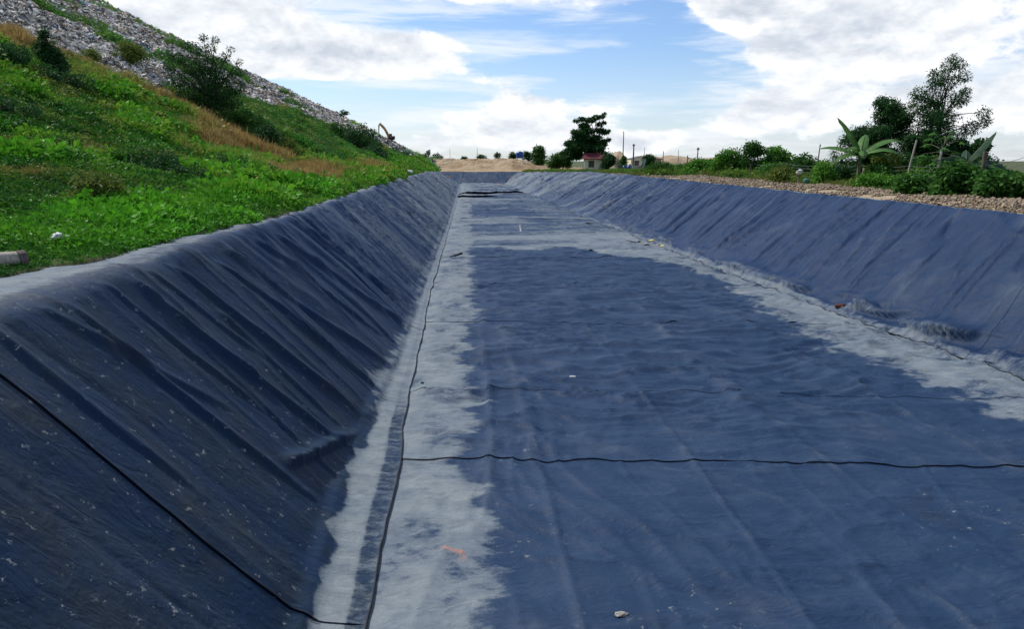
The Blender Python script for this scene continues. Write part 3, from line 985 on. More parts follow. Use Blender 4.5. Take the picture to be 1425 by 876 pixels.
# ------------------------------------------------------------------ scatter helper (geometry nodes, for stuff nobody could count)
def scatter(name, P, scl, rot, tint, idx, sources, label, cat):
    me = bpy.data.meshes.new(name)
    me.vertices.add(len(P)); me.vertices.foreach_set('co', np.asarray(P, np.float32).ravel())
    fattr(me, 'scl', scl); cattr(me, 'tint', tint)
    a = me.attributes.new('rot', 'FLOAT_VECTOR', 'POINT'); a.data.foreach_set('vector', np.asarray(rot, np.float32).ravel())
    a = me.attributes.new('idx', 'INT', 'POINT'); a.data.foreach_set('value', np.asarray(idx, np.int32))
    o = link(name, me, kind='stuff', label=label, category=cat)
    col = bpy.data.collections.new(name + '_shapes')
    for i, m_ in enumerate(sources):
        so_ = bpy.data.objects.new('%s_shape_%d' % (name, i), m_)
        col.objects.link(so_)
    t = bpy.data.node_groups.new(name, 'GeometryNodeTree')
    t.interface.new_socket('Geometry', in_out='INPUT', socket_type='NodeSocketGeometry')
    t.interface.new_socket('Geometry', in_out='OUTPUT', socket_type='NodeSocketGeometry')
    gi = t.nodes.new('NodeGroupInput'); go = t.nodes.new('NodeGroupOutput')
    ci = t.nodes.new('GeometryNodeCollectionInfo')
    ci.inputs['Collection'].default_value = col
    ci.inputs['Separate Children'].default_value = True
    ci.inputs['Reset Children'].default_value = True
    ip_ = t.nodes.new('GeometryNodeInstanceOnPoints')
    ip_.inputs['Pick Instance'].default_value = True

    def na(nm, typ):
        n = t.nodes.new('GeometryNodeInputNamedAttribute'); n.data_type = typ
        n.inputs['Name'].default_value = nm
        return n.outputs['Attribute']
    t.links.new(gi.outputs[0], ip_.inputs['Points'])
    t.links.new(ci.outputs[0], ip_.inputs['Instance'])
    t.links.new(na('idx', 'INT'), ip_.inputs['Instance Index'])
    e2r = t.nodes.new('FunctionNodeEulerToRotation')
    t.links.new(na('rot', 'FLOAT_VECTOR'), e2r.inputs[0])
    t.links.new(e2r.outputs[0], ip_.inputs['Rotation'])
    t.links.new(na('scl', 'FLOAT'), ip_.inputs['Scale'])
    t.links.new(ip_.outputs[0], go.inputs[0])
    md = o.modifiers.new('scatter', 'NODES'); md.node_group = t
    return o


R = np.random.RandomState(11)


def leaf_clump(seed, n=26, spread=.5, size=.13, up=.6, long=1.5, mat=None):
    r = np.random.RandomState(seed)
    V = []; F = []
    for i in range(n):
        th = r.rand() * 2 * PI; rad = spread * math.sqrt(r.rand())
        c = np.array([rad * math.cos(th), rad * math.sin(th), (r.rand() ** .8) * spread * up])
        d = r.randn(3) * .6 + np.array([math.cos(th) * .6, math.sin(th) * .6, .35]); d /= np.linalg.norm(d)
        nn = r.randn(3) * .5 + np.array([0, 0, 1]); s = np.cross(d, nn); s /= np.linalg.norm(s)
        L = size * long * (.6 + .8 * r.rand()); w = size * .5 * (.6 + .8 * r.rand())
        k = len(V)
        V += [c, c + d * L * .5 + s * w, c + d * L - np.array([0, 0, L * .25]), c + d * L * .5 - s * w]
        F.append((k, k + 1, k + 2, k + 3))
    me = mesh_np('leaves', np.array(V), np.array(F), False, mat)
    return me


def grass_clump(seed, n=40, spread=.3, h=.5, w=.012, mat=None, lean=.5):
    r = np.random.RandomState(seed)
    V = []; F = []
    for i in range(n):
        th = r.rand() * 2 * PI; rad = spread * math.sqrt(r.rand())
        c = np.array([rad * math.cos(th), rad * math.sin(th), -.03])
        ld = r.rand() * 2 * PI; l = lean * r.rand(); H = h * (.5 + .6 * r.rand())
        dx = np.array([math.cos(ld), math.sin(ld), 0])
        sd_ = np.array([-math.sin(ld + .8), math.cos(ld + .8), 0]) * w * (.7 + .6 * r.rand())
        m = c + dx * l * H * .4 + np.array([0, 0, H * .6]); tp = c + dx * l * H * 1.1 + np.array([0, 0, H])
        k = len(V)
        V += [c - sd_, c + sd_, m + sd_ * .8, m - sd_ * .8, tp + sd_ * .15, tp - sd_ * .15]
        F += [(k, k + 1, k + 2, k + 3), (k + 3, k + 2, k + 4, k + 5)]
    return mesh_np('blades', np.array(V), np.array(F), False, mat)


def scrap(seed, mat, flat=.35, n=5):
    """a crumpled piece of film or a bulging bag"""
    r = np.random.RandomState(seed)
    k = 4
    X, Y = np.meshgrid(np.linspace(-.5, .5, k), np.linspace(-.5, .5, k), indexing='ij')
    Z = flat * (r.rand(k, k)) * (1 - (np.abs(X) + np.abs(Y)) * .7)
    X = X * (.7 + .6 * r.rand()) + r.randn(k, k) * .09; Y = Y * (.6 + .5 * r.rand()) + r.randn(k, k) * .09
    Z = Z + np.where((np.abs(X) > .4) | (np.abs(Y) > .4), -.1, 0)
    return mesh_np('scrap', np.stack([X.ravel(), Y.ravel(), Z.ravel()], 1), gridf(k, k), False, mat)


def clod(seed, mat):
    r = np.random.RandomState(seed)
    V = []
    for z, q in ((-.25, .8), (.15, 1.0), (.5, .55)):
        for j in range(6):
            a = j * PI / 3 + r.rand() * .5
            V.append((q * .5 * math.cos(a) * (.7 + .6 * r.rand()), q * .5 * math.sin(a) * (.7 + .6 * r.rand()), z * .6 + r.randn() * .06))
    V.append((0, 0, .42))
    F = []
    for i in range(2):
        for j in range(6):
            F.append((i * 6 + j, i * 6 + (j + 1) % 6, i * 6 + 6 + (j + 1) % 6, i * 6 + 6 + j))
    for j in range(6):
        F.append((12 + j, 12 + (j + 1) % 6, 18, 18))
    mb = MB(); mb.add(V, F)
    me = bpy.data.meshes.new('clod'); me.from_pydata(mb.v, [], mb.f); me.materials.append(mat); me.update()
    return me


def sample_band(n, xf, yr, power=1.0):
    """points whose density falls with distance as seen from the bank"""
    y = yr[0] * (yr[1] / yr[0]) ** (R.rand(n) ** power)
    return xf(y), y


HV = [leaf_clump(i, 30, .5, .14, .55, 1.4, M['hillveg']) for i in range(4)] + \
     [grass_clump(20 + i, 44, .32, .55, .012, M['hillveg']) for i in range(3)]
HVL = [leaf_clump(40 + i, 30, .5, .17, .45, 1.6, M['hillveg']) for i in range(2)]


def hill_cover():
    P = []; TI = []; SC = []; IX = []; RO = []
    for (n, ya, yb, wmax, sc0, sc1) in ((26000, 5.0, 26, 26, .34, .62), (26000, 22, 70, 42, .7, 1.15), (36000, 60, 195, 80, .9, 1.3)):
        y = ya * (yb / ya) ** R.rand(n)
        w = wmax * R.rand(n) ** 1.35
        x = GE(y) - .05 + .1 * R.rand(n) - w
        tm = trash_mask(x, y)
        keep = R.rand(n) > tm * 1.05
        gap = fbm(x * .5, y * .5, 2, 171)
        x, y, w = x[keep], y[keep], w[keep]
        m = len(x)
        bm = brown_mask(x, y)
        z = g(x, y)
        r1 = fbm(x * .30, y * .30, 3, 173); r2 = fbm(x * 1.1, y * 1.1, 2, 175); rr = R.rand(m)
        dk = np.array([0.020, 0.085, 0.010]); br_ = np.array([0.078, 0.265, 0.014]); ol = np.array([0.19, 0.20, 0.035]); st = np.array([0.36, 0.25, 0.085]); red = np.array([.20, .10, .045])
        f = np.clip((r1 - .33) * 2.6 + (r2 - .5) * .9 + (rr - .5) * .5, 0, 1)[:, None]
        c = dk * (1 - f) + br_ * f
        ofac = (sm(r2 + (rr - .5) * .4 + .12 * sm(FOOT(y) - x, 3, 10), .45, .75) * .8 * ip(y, [14, 45], [.12, 1]))[:, None]
        c = c * (1 - ofac * .8) + ol * ofac * .8
        deep = (sm(y, 62, 80) * sm(FOOT(y) - x, 0, 3) * (1 - sm(y, 150, 175)) * .55)[:, None]
        c = c * (1 - deep) + np.array([.028, .105, .026]) * deep
        b = np.clip(bm * 1.1 + (rr - .5) * .35 * (bm > .1), 0, 1)[:, None]
        sc_ = (st * (1 - R.rand(m)[:, None] * .5) + red * .0)
        c = c * (1 - b) + sc_ * b
        c = c * (1.0 + .6 * R.rand(m))[:, None]
        leafy = (R.rand(m) > .14 + .7 * b[:, 0] + .2 * sm(y, 25, 45))
        ix = np.where(leafy, R.randint(0, 4, m), R.randint(4, 7, m))
        s = (sc0 + (sc1 - sc0) * np.clip((y - ya) / (yb - ya), 0, 1)) * (.7 + .7 * R.rand(m)) * (.75 + .9 * sm(r1, .45, .75))
        s = s * np.clip(.35 + (GE(y) - x) / 1.2, .35, 1)
        P.append(np.stack([x, y, z - .04 * s], 1)); TI.append(c); SC.append(s); IX.append(ix)
        RO.append(np.stack([.25 * R.randn(m), .25 * R.randn(m) + .3, R.rand(m) * 6.28], 1))
    scatter('hillside_vegetation', np.vstack(P), np.concatenate(SC), np.vstack(RO), np.vstack(TI), np.concatenate(IX), HV,
            'green creepers and dry brown grass covering the slope left of the channel', 'ground cover')
    # small pale flowers and seed heads
    n = 420
    y = 6 * (60 / 6) ** R.rand(n); x = GE(y) - .6 - 16 * R.rand(n) ** 1.2
    k = fbm(x * .4, y * .4, 2, 177) > .5
    x, y = x[k], y[k]
    z = g(x, y) + .16 + .12 * R.rand(len(x))
    fl = leaf_clump(60, 7, .12, .035, .4, 1.0, M['clod'])
    scatter('wild_flowers', np.stack([x, y, z], 1), .5 + .6 * R.rand(len(x)), R.rand(len(x), 3), np.tile([.55, .60, .30], (len(x), 1)), np.zeros(len(x)), [fl],
            'tiny pale flowers dotted over the green slope', 'flowers')


def refuse():
    src = [scrap(i, M['junk'], .25 + .1 * i) for i in range(6)]
    pal = np.array([[.58, .57, .54], [.42, .42, .41], [.30, .29, .27], [.18, .17, .16], [.50, .47, .42], [.08, .08, .09], [.16, .22, .32], [.30, .20, .14], [.55, .56, .58], [.10, .22, .20], [.36, .34, .30]])
    pr = np.array([.22, .15, .12, .11, .12, .08, .03, .04, .06, .015, .055]); pr = pr / pr.sum()
    P = []; SC = []; TI = []; IX = []; RO = []
    for (n, ya, yb, wmax, s0, s1) in ((50000, 30, 60, 60, .20, .27), (240000, 50, 200, 95, .25, .85)):
        y = ya * (yb / ya) ** R.rand(n)
        x = FOOT(y) - wmax * R.rand(n)
        tm = trash_mask(x, y)
        k = R.rand(n) < tm * 1.1
        x, y = x[k], y[k]; m = len(x)
        c = pal[R.choice(len(pal), m, p=pr)] * np.array([1.05, 1.0, .93]) * (.85 + .5 * R.rand(m))[:, None] * (.75 + .8 * fbm(x * .35, y * .35, 3, 181))[:, None]
        s = (s0 + (s1 - s0) * (y - ya) / (yb - ya)) * (.4 + 1.3 * R.rand(m) ** 2)
        P.append(np.stack([x, y, g(x, y) + .05 * R.rand(m)], 1)); SC.append(s); TI.append(c); IX.append(R.randint(0, 6, m))
        RO.append(np.stack([.6 * R.randn(m), .35 + .6 * R.randn(m), R.rand(m) * 6.28], 1))
    # refuse tumbled down the end of the mound
    n = 2600
    y = 150 + 38 * R.rand(n); x = FOOT(y) + 1.5 - 12 * R.rand(n) ** 1.3
    P.append(np.stack([x, y, g(x, y) + .1], 1)); SC.append(.5 + .9 * R.rand(n)); IX.append(R.randint(0, 6, n))
    TI.append(pal[R.choice(len(pal), n, p=pr)] * .8); RO.append(np.stack([.6 * R.randn(n), .6 * R.randn(n), R.rand(n) * 6.28], 1))
    scatter('refuse', np.vstack(P), np.concatenate(SC), np.vstack(RO), np.vstack(TI), np.concatenate(IX), src,
            'grey and white refuse spread over the upper face of the mound', 'refuse')


def verge():
    # clods on the soil berm
    src = [clod(i, M['clod']) for i in range(5)]
    n = 34000
    y = 13 * (85 / 13) ** R.rand(n); x = RR(y) + .1 + 5.6 * R.rand(n) ** .9
    lim = 4.2 + 2.4 * (fbm(x * .25, y * .25, 4, 41) - .5)
    k = ((x - RR(y)) < lim + .8) & (fbm(x * .8, y * .8, 2, 191) > .30)
    x, y = x[k], y[k]; m = len(x)
    c = np.array([.33, .255, .17]) * (.55 + .5 * R.rand(m))[:, None] * np.array([1, 1, 1]) + .02 * R.rand(m, 3)
    s = .022 + .16 * R.rand(m) ** 4.5 + .0010 * y
    scatter('soil_clods', np.stack([x, y, g(x, y) + .02], 1), s, R.rand(m, 3) * 6.28, c, R.randint(0, 5, m), src,
            'dry brown clods along the top of the right bank', 'soil')
    # grass and weeds behind it
    P = []; SC = []; TI = []; IX = []
    n = 26000
    y = 14 * (150 / 14) ** R.rand(n); x = RR(y) + 3.2 + 22 * R.rand(n) ** 1.5
    lim = 4.3 + 2.4 * (fbm(x * .25, y * .25, 4, 41) - .5)
    lim = np.where(y > 66, .4, lim)
    k = (x - RR(y)) > lim
    x, y = x[k], y[k]; m = len(x)
    x = np.where(y > 70, RR(y) + .3 + (x - RR(y) - 3.2) * 1.1, x)
    r1 = fbm(x * .35, y * .25, 3, 193); rr = R.rand(m)
    f = np.clip((r1 - .3) * 2.2 + (rr - .5) * .6, 0, 1)[:, None]
    c = np.array([.035, .105, .014]) * (1 - f) + np.array([.14, .24, .035]) * f
    edge = np.clip(1 - (x - RR(y) - lim[k]) / 1.2, 0, 1)[:, None] * .6
    c = c * (1 - edge) + np.array([.16, .15, .05]) * edge
    s = (.30 + .010 * y) * (.6 + .8 * R.rand(m)) * (.6 + .9 * sm(r1, .4, .7)) * np.where(edge[:, 0] > .2, .6, 1)
    s = np.where(y > 75, s * .45, s)
    scatter('verge_grass', np.stack([x, y, g(x, y) - .02], 1), s, np.stack([.2 * R.randn(m), .2 * R.randn(m), R.rand(m) * 6.28], 1), c * (.7 + .6 * R.rand(m))[:, None],
            np.where(R.rand(m) > .5, R.randint(4, 7, m), R.randint(0, 4, m)), HV,
            'grass and weeds growing behind the soil berm on the right bank', 'grass')


hill_cover()
refuse()
verge()


def soil_mound():
    xs = np.linspace(-16, 34, 150); ys = np.linspace(151.2, 196, 90)
    X, Y = np.meshgrid(xs, ys, indexing='ij')
    u = (Y - 151.2) / 44.8
    top = ip(X, [-16, -9, -6, -3, 0, 5, 9, 13, 18, 24, 34], [0, 2.5, 2.6, 2.5, 2.75, 2.5, 2.7, 1.9, 1.3, .8, 0])
    pr = np.where(u < .35, sm(u, 0, .35), 1 - sm(u, .45, 1))
    Z = -.95 + top * pr * (.75 + .5 * fbm(X * .25, Y * .2, 3, 201)) + (fbm(X * 1.1, Y * .9, 4, 203) - .5) * .7 * pr
    V = np.stack([X.ravel(), Y.ravel(), Z.ravel()], 1)
    me = mesh_np('soil_mound', V, gridf(150, 90), False, M['ground'])
    n = fbm(V[:, 0] * .3, V[:, 2] * 1.2 + V[:, 1] * .2, 4, 205)[:, None]
    cattr(me, 'gcol', np.array([.36, .27, .165]) * (1 - sm(n, .45, .7)) + np.array([.25, .17, .09]) * sm(n, .45, .7))
    link('soil_mound', me, kind='structure')
    for (x, y, w, d, h) in ((51.5, 262, 3.6, 8, 4.4), (63, 268, 8, 10, 3.3), (73.5, 270, 10, 12, 3.4), (93, 285, 9, 12, 2.8)):
        k = 28
        X, Y = np.meshgrid(np.linspace(-1, 1, k), np.linspace(-1, 1, k), indexing='ij')
        q = np.clip(1 - np.abs(X) ** 2.6, 0, 1) * np.clip(1 - np.abs(Y) ** 2, 0, 1)
        Z = -1.2 + (h + 1.2) * q ** .7 * (.85 + .3 * fbm(X * 3 + x, Y * 3, 3, 207))
        V = np.stack([(x + X * w / 1).ravel(), (y + Y * d).ravel(), Z.ravel()], 1)
        link('sand_hill', mesh_np('sand_hill', V, gridf(k, k), True, M['sand']), kind='structure')


soil_mound()


# ------------------------------------------------------------------ plants
def leaves_np(cent, rad, n, size, seed, aspect=2.2, droop=.3, flat=.0):
    """n leaf quads spread through clump volumes"""
    r = np.random.RandomState(seed)
    cent = np.asarray(cent, float); rad = np.asarray(rad, float)
    if rad.ndim == 1:
        rad = rad[:, None] * np.ones(3)
    vol = rad.prod(1) ** .67
    k = r.choice(len(cent), n, p=vol / vol.sum())
    d = r.randn(n, 3); d /= np.linalg.norm(d, axis=1)[:, None]
    rr = (.35 + .65 * r.rand(n) ** .5)[:, None] * (1 + .22 * r.randn(n)[:, None])
    c = cent[k] + d * rr * rad[k]
    ax = d + .8 * r.randn(n, 3); ax[:, 2] -= droop; ax /= np.linalg.norm(ax, axis=1)[:, None]
    nn = r.randn(n, 3) * (1 - flat) + np.array([0, 0, 1.2]); s = np.cross(ax, nn); s /= np.linalg.norm(s, axis=1)[:, None] + 1e-6
    L = (size * (.6 + .8 * r.rand(n)))[:, None]; w = L / aspect * .5
    V = np.stack([c, c + ax * L * .5 + s * w, c + ax * L - np.array([0, 0, 1]) * L * .15, c + ax * L * .5 - s * w], 1).reshape(-1, 3)
    F = np.arange(4 * n).reshape(-1, 4)
    return V, F


def limb(a, b, sag=.12, n=5, seed=0):
    r = np.random.RandomState(seed)
    a = np.array(a, float); b = np.array(b, float)
    t = np.linspace(0, 1, n)[:, None]
    L = np.linalg.norm(b - a)
    p = a + (b - a) * t + np.sin(t * PI) * r.randn(3) * L * sag * .6
    p[:, 2] += (np.sin(t[:, 0] * PI) * L * sag)
    return p


def plant(name, base, cent, rad, nleaf, size, mat, label, cat, group=None, trunk_h=None, tr=.1, seed=1, stems=1, aspect=2.2, bark='bark', leaf_name='crown', droop=.3, extra=None):
    """cent and rad are metres relative to the base"""
    base = np.array(base, float)
    o = empty(name, tuple(base), label, cat, group)
    cent = np.asarray(cent, float); rad = np.asarray(rad, float)
    V, F = leaves_np(cent, rad, nleaf, size, seed, aspect, droop)
    link(leaf_name, mesh_np(leaf_name, V, F, False, M[mat]), o)
    mb = MB(); r = np.random.RandomState(seed + 5)
    top = cent[np.argmax(cent[:, 2])]
    th = trunk_h if trunk_h is not None else top[2] * .5
    for k in range(stems):
        f = np.array([top[0] * .35 + (k - (stems - 1) / 2) * .3 * th * .5, top[1] * .35, th])
        b0 = np.array([(k - (stems - 1) / 2) * tr * 2.5, 0, -.25])
        mb.tube(limb(b0, f, .02, 6, seed + k), np.linspace(tr, tr * .6, 6), 7)
        for j, c in enumerate(cent):
            if j % stems != k:
                continue
            st_ = b0 + (f - b0) * (.6 + .4 * r.rand())
            if c[2] < st_[2]:
                st_ = b0 + (f - b0) * .4
            mb.tube(limb(st_, c, .08, 5, seed + j), np.linspace(tr * .5, tr * .10, 5), 5)
            rj = rad[j] if rad.ndim == 1 else rad[j].mean()
            for q in range(3):
                dd = r.randn(3); dd /= np.linalg.norm(dd)
                mb.tube(limb(c, c + dd * rj * .9, .1, 3, seed + j * 7 + q), np.linspace(tr * .12, tr * .04, 3), 4)
    mb.build('trunk' if cat == 'tree' else 'stem', M[bark], o, True)
    return o


def on(x, y, dz=0):
    return (x, y, float(g(np.array([x]), np.array([y]))[0]) + dz)


def rclumps(n, rx, ry, z0, z1, r0, r1, seed, shape=None):
    r = np.random.RandomState(seed)
    c = []; rd = []
    for i in range(n):
        h = r.rand()
        w = shape(h) if shape else 1 - .5 * h
        th = r.rand() * 2 * PI; q = math.sqrt(r.rand())
        c.append((rx * w * q * math.cos(th), ry * w * q * math.sin(th), z0 + (z1 - z0) * h))
        s = r0 + (r1 - r0) * r.rand()
        rd.append((s, s, s * .75))
    return np.array(c), np.array(rd)


# --- the big tree behind the red-roofed house: tiers of foliage, sparse top reaching right
c = []; rd = []
for (px_, z_, rr_) in ((-3.6, 3.2, 1.2), (-2.6, 4.4, 1.5), (-3.0, 5.8, 1.2), (-1.6, 5.2, 1.6), (-1.4, 7.0, 1.4), (-2.4, 7.9, .9), (-.3, 8.2, 1.2), (0.2, 5.6, 1.5), (0.6, 3.9, 1.1), (-.6, 9.3, .9),
                     (1.3, 6.8, 1.1), (1.6, 4.8, 1.0), (2.6, 5.6, .8), (0.5, 10.4, .8), (-1.1, 10.6, .6), (1.4, 10.9, .6), (2.4, 8.4, .8), (3.4, 8.0, .5), (2.2, 9.6, .5), (3.2, 6.3, .55), (3.9, 6.6, .35), (2.6, 11.1, .4), (3.0, 3.9, .6),
                     (-2.0, 3.3, 1.1), (-4.3, 3.9, .6), (2.9, 9.9, .35), (4.1, 8.4, .3), (-2.2, 10.2, .4), (3.2, 11.7, .3)):
    c.append((px_ * 1.08, R.randn() * .9, z_)); rd.append((rr_ * 1.22, rr_ * 1.2, rr_ * .46))
plant('tall_tree', (23.6, 152, -.9), c, rd, 21000, .40, 'dark', 'tall dark tree with tiered layers of foliage behind the red-roofed house', 'tree', None, 6.5, .3, 3, 2)
c, rd = rclumps(16, 1.0, 1.0, 1.2, 4.6, .6, .95, 31)
plant('broadleaf_tree', (26.6, 145.2, -.8), c, rd, 3600, .36, 'dark', 'small dark tree at the right-hand corner of the red-roofed house', 'tree', None, 2.0, .12, 32)
c, rd = rclumps(7, .8, .8, .8, 2.1, .4, .7, 33)
plant('bush', (29.7, 146, -.8), c, rd, 1600, .3, 'dark', 'small dark round bush between the red-roofed house and the concrete gate pillars', 'bush', None, .6, .05, 34)
c, rd = rclumps(16, 2.4, 1.5, 1.2, 3.3, .7, 1.1, 35)
plant('bush', (18.2, 156, -.9), c, rd, 4200, .4, 'mid', 'broad green bush left of the tall dark tree by the red-roofed house', 'bush', None, .9, .1, 36, 3)
c, rd = rclumps(12, 1.3, 1.2, 1.6, 5.2, .6, 1.0, 37)
plant('broadleaf_tree', (14.8, 165, -.9), c, rd, 3200, .4, 'mid', 'green tree left of the broad bush, above the soil mound', 'tree', None, 2.5, .14, 38)
for k, (x, y, w, h, lb) in enumerate((
        (14.2, 188, 1.5, 5.0, 'dark small tree just right of the blue water tank'), (10.5, 188, .9, 4.2, 'dark small tree just left of the blue water tank'),
        (3.2, 200, 2.4, 3.4, 'long low dark bush on the horizon left of the blue water tank'), (-1.7, 200, .9, 3.1, 'small dark bush on the horizon beside the thin pole at the mound centre'),
        (-8.6, 196, 2.6, 4.0, 'long dark hedge-like bush on the horizon above the left end of the soil mound'), (7.4, 203, 1.0, 4.0, 'small dark crown at the right end of the long low bush'))):
    c, rd = rclumps(9, w * .8, .8, 1.6, h, .45, .8, 50 + k)
    plant('far_bush', (x, y, -.9), c, rd, 1500, .4, 'dark', lb, 'bush', None, 1.2, .08, 60 + k)

# --- round bush by the corrugated wall
c, rd = rclumps(14, 1.0, 1.0, .8, 2.7, .6, .85, 71)
plant('bush', (31.0, 130, -.6), c, rd, 3200, .28, 'dark', 'rounded dark bush beside the hanging pale green cloth', 'bush', None, .8, .08, 72)
# --- vine covered pole base is built with its pole below
# --- long clump of green bushes right of centre
BB = ((21.4, 62, 1.5, .2, 2.3, 'bright', 3600, 'leafy bush at the left end of the long green thicket'), (23.3, 61, 1.9, .4, 2.9, 'mid', 5200, 'tallest bush in the middle of the long green thicket, a dead pole rising from it'),
      (25.3, 62, 1.8, .4, 2.75, 'bright', 4800, 'wide bush with flat layered foliage right of the thicket middle'), (26.6, 59, 1.2, .2, 1.9, 'mid', 2600, 'lower bush at the right end of the long green thicket'),
      (19.8, 65, 1.5, .1, 1.6, 'bright', 2400, 'low bright bush left of the long green thicket'), (18.2, 72, 1.6, .1, 1.3, 'mid', 2000, 'low bush beside the rusty frame on the right bank'),
      (23.6, 57.5, 1.9, .0, 1.2, 'bright', 3000, 'low bright scrub in front of the tallest thicket bush'))
for k, (x, y, w, z0, z1, mt, n, lb) in enumerate(BB):
    c, rd = rclumps(15, w * .85, .9, z0 + .3, z1 - .3, .35, .62, 80 + k, lambda h: 1 - .45 * h * h)
    plant('thicket_bush', on(x, y), c, rd, n, .21, mt, lb, 'bush', 'bushes of the thicket on the right bank', .8, .07, 90 + k, 3)
for k, (px_, D, w, z1, mt, n, lb) in enumerate((
        (912, 104, 1.8, 1.0, 'mid', 2200, 'low scrub bush just right of the rounded dark bush'), (930, 100, 2.0, 1.3, 'bright', 2400, 'bright low bush before the sand hill, right of the first scrub bush'),
        (947, 96, 1.8, 1.2, 'mid', 2200, 'low bush right before the rusty frame'), (975, 92, 2.0, 1.4, 'bright', 2600, 'bright bush right of the trellis'),
        (990, 86, 1.9, 1.8, 'mid', 2600, 'spiky bush between the trellis and the long thicket'), (1075, 52, 1.5, 1.2, 'mid', 2600, 'low bush under the right end of the long thicket'),
        (1100, 50, 1.2, 1.1, 'dark', 2000, 'dark low bush between the thicket and the hung bundle'))):
    x_ = (px_ - 655) * D / 1030
    c, rd = rclumps(12, w, .8, .1, z1 - .2, .4, .6, 700 + k)
    plant('scrub_bush', on(x_, D, -.05), c, rd, n, .22, mt, lb, 'bush', None, .5, .05, 710 + k, 3)
# two bushes of the low right scrub
for k, (x, y, w, z1, mt, n, lb) in enumerate((
        (20.1, 42.0, .85, 1.55, 'bright', 4200, 'small rounded bush with a bright leafy top and dark hollow underside'),
        (19.0, 45.5, .8, 1.0, 'olive', 1500, 'olive coloured shrub just left of the small rounded bush'),
        (21.7, 43.0, 1.0, 1.15, 'dark', 2000, 'dark shrub between the small rounded bush and the left banana plant'),
        (21.8, 39.3, 1.1, 1.3, 'mid', 3400, 'bushy shrub under the left banana plant'),
        (22.9, 40.5, 1.3, 2.0, 'olive', 4200, 'yellow-green bamboo-like shrub behind the leaning pale post'),
        (22.3, 37.0, 1.2, 1.0, 'bright', 2600, 'low bright shrub at the foot of the leaning pale post'),
        (24.6, 41.0, 1.4, 2.0, 'dark', 4200, 'dark shrub behind the papaya trunk'),
        (22.6, 33.8, 1.2, .95, 'mid', 2600, 'low green shrub right of the papaya trunk'),
        (25.5, 36.5, 1.3, 1.7, 'dark', 2600, 'dark shrub beneath the right banana plant'),
        (24.0, 43.5, 1.9, 3.4, 'dark', 14000, 'tall dark shrub mass behind the left banana plant, left of the leaning post'),
        (26.6, 43.0, 2.0, 3.9, 'dark', 17000, 'tall dark shrub mass under the feathery tree, behind the papaya'),
        (29.0, 42.5, 1.6, 3.0, 'dark', 11000, 'dark shrub mass right of the feathery tree trunk'),
        (23.9, 38.0, 1.1, 1.7, 'mid', 4200, 'green shrub between the leaning pale post and the papaya trunk'),
        (20.4, 37.0, 1.0, .8, 'bright', 2800, 'low bright shrub in front of the left banana plant'))):
    c, rd = rclumps(13, w * .85, w * .8, .2, z1 - .2, .28, .5, 110 + k)
    plant('shrub', on(x, y), c, rd, n, .16, mt, lb, 'bush', None, .5, .04, 130 + k, 3)
# vines sprawling over the fence line, nearest plants on the right
for k, (x, y, w, z1, n, lb) in enumerate((
        (19.35, 25.9, 1.15, 1.05, 5200, 'broad-leaved vine heap by the soil berm at the right picture edge'),
        (18.9, 28.0, 1.0, 1.15, 4600, 'tallest heap of broad-leaved vines left of the thick dark post'),
        (18.6, 30.5, 1.0, .8, 3400, 'low heap of broad-leaved vines below the papaya trunk'),
        (20.9, 26.6, 1.1, .85, 3600, 'broad-leaved vines around the foot of the thick dark post'))):
    c, rd = rclumps(16, w, w * .8, .0, z1 - .25, .28, .48, 150 + k, lambda h: 1 - .35 * h)
    plant('vine_heap', on(x, y), c, rd, n, .17, 'mid', lb, 'vines', None, .3, .02, 160 + k, 3, 1.35, 'bark', 'foliage', .6)
# feathery tall tree and its denser neighbour
c = []; rd = []
for (dx, z, r_) in ((-.9, 2.6, .75), (-.2, 3.4, .8), (.6, 3.0, .7), (-1.4, 3.3, .55), (.1, 4.4, .62), (.9, 4.0, .6), (.4, 5.2, .55), (1.1, 5.1, .42), (-.5, 4.9, .5), (1.0, 6.1, .42), (.3, 6.3, .42), (-.1, 6.0, .3),
                   (1.6, 6.4, .32), (.7, 7.0, .36), (1.4, 7.1, .30), (-.9, 5.4, .38), (1.9, 5.0, .3), (-1.7, 4.4, .4), (-1.6, 2.4, .6), (1.8, 2.9, .45), (-1.2, 4.3, .4), (-.6, 6.5, .22), (2.0, 5.6, .22), (0, 2.0, .9), (1.0, 1.9, .8), (-1.1, 1.7, .8), (1.9, 4.2, .3), (2.3, 3.7, .28), (2.0, 3.4, .4), (-.7, 3.9, .5), (1.1, 7.5, .2)):
    c.append((dx * 1.1, R.randn() * .6, z)); rd.append((r_ * 1.3, r_ * 1.3, r_ * 1.05))
plant('feathery_tree', on(27.7, 44.5), c, rd, 24000, .15, 'dark', 'tallest feathery tree of the right-hand clump, thin arching twigs against the sky', 'tree', None, 4.2, .1, 171, 2, 3.0)
c = []; rd = []
for (dx, z, r_) in ((-.2, 4.6, .55), (.4, 4.4, .5), (-.6, 4.0, .5), (0, 3.7, .6), (.7, 3.7, .5), (-.4, 3.1, .5), (.5, 3.0, .5), (.0, 5.0, .35), (1.1, 3.9, .3), (0, 2.4, .6), (-.7, 4.7, .3), (-.9, 2.4, .4)):
    c.append((dx, R.randn() * .4, z)); rd.append((r_, r_, r_ * .85))
plant('leafy_tree', on(25.6, 45.5), c, rd, 11000, .15, 'dark', 'shorter dark leafy tree between the left banana plant and the feathery tree', 'tree', None, 2.6, .08, 173, 1, 2.6)
c, rd = rclumps(16, 1.5, .7, .8, 3.4, .4, .65, 175)
plant('leafy_tree', on(23.3, 44.5), c, rd, 6500, .15, 'dark', 'thin grey-green sapling just behind the left banana plant', 'tree', None, 1.5, .05, 176, 1, 2.8)


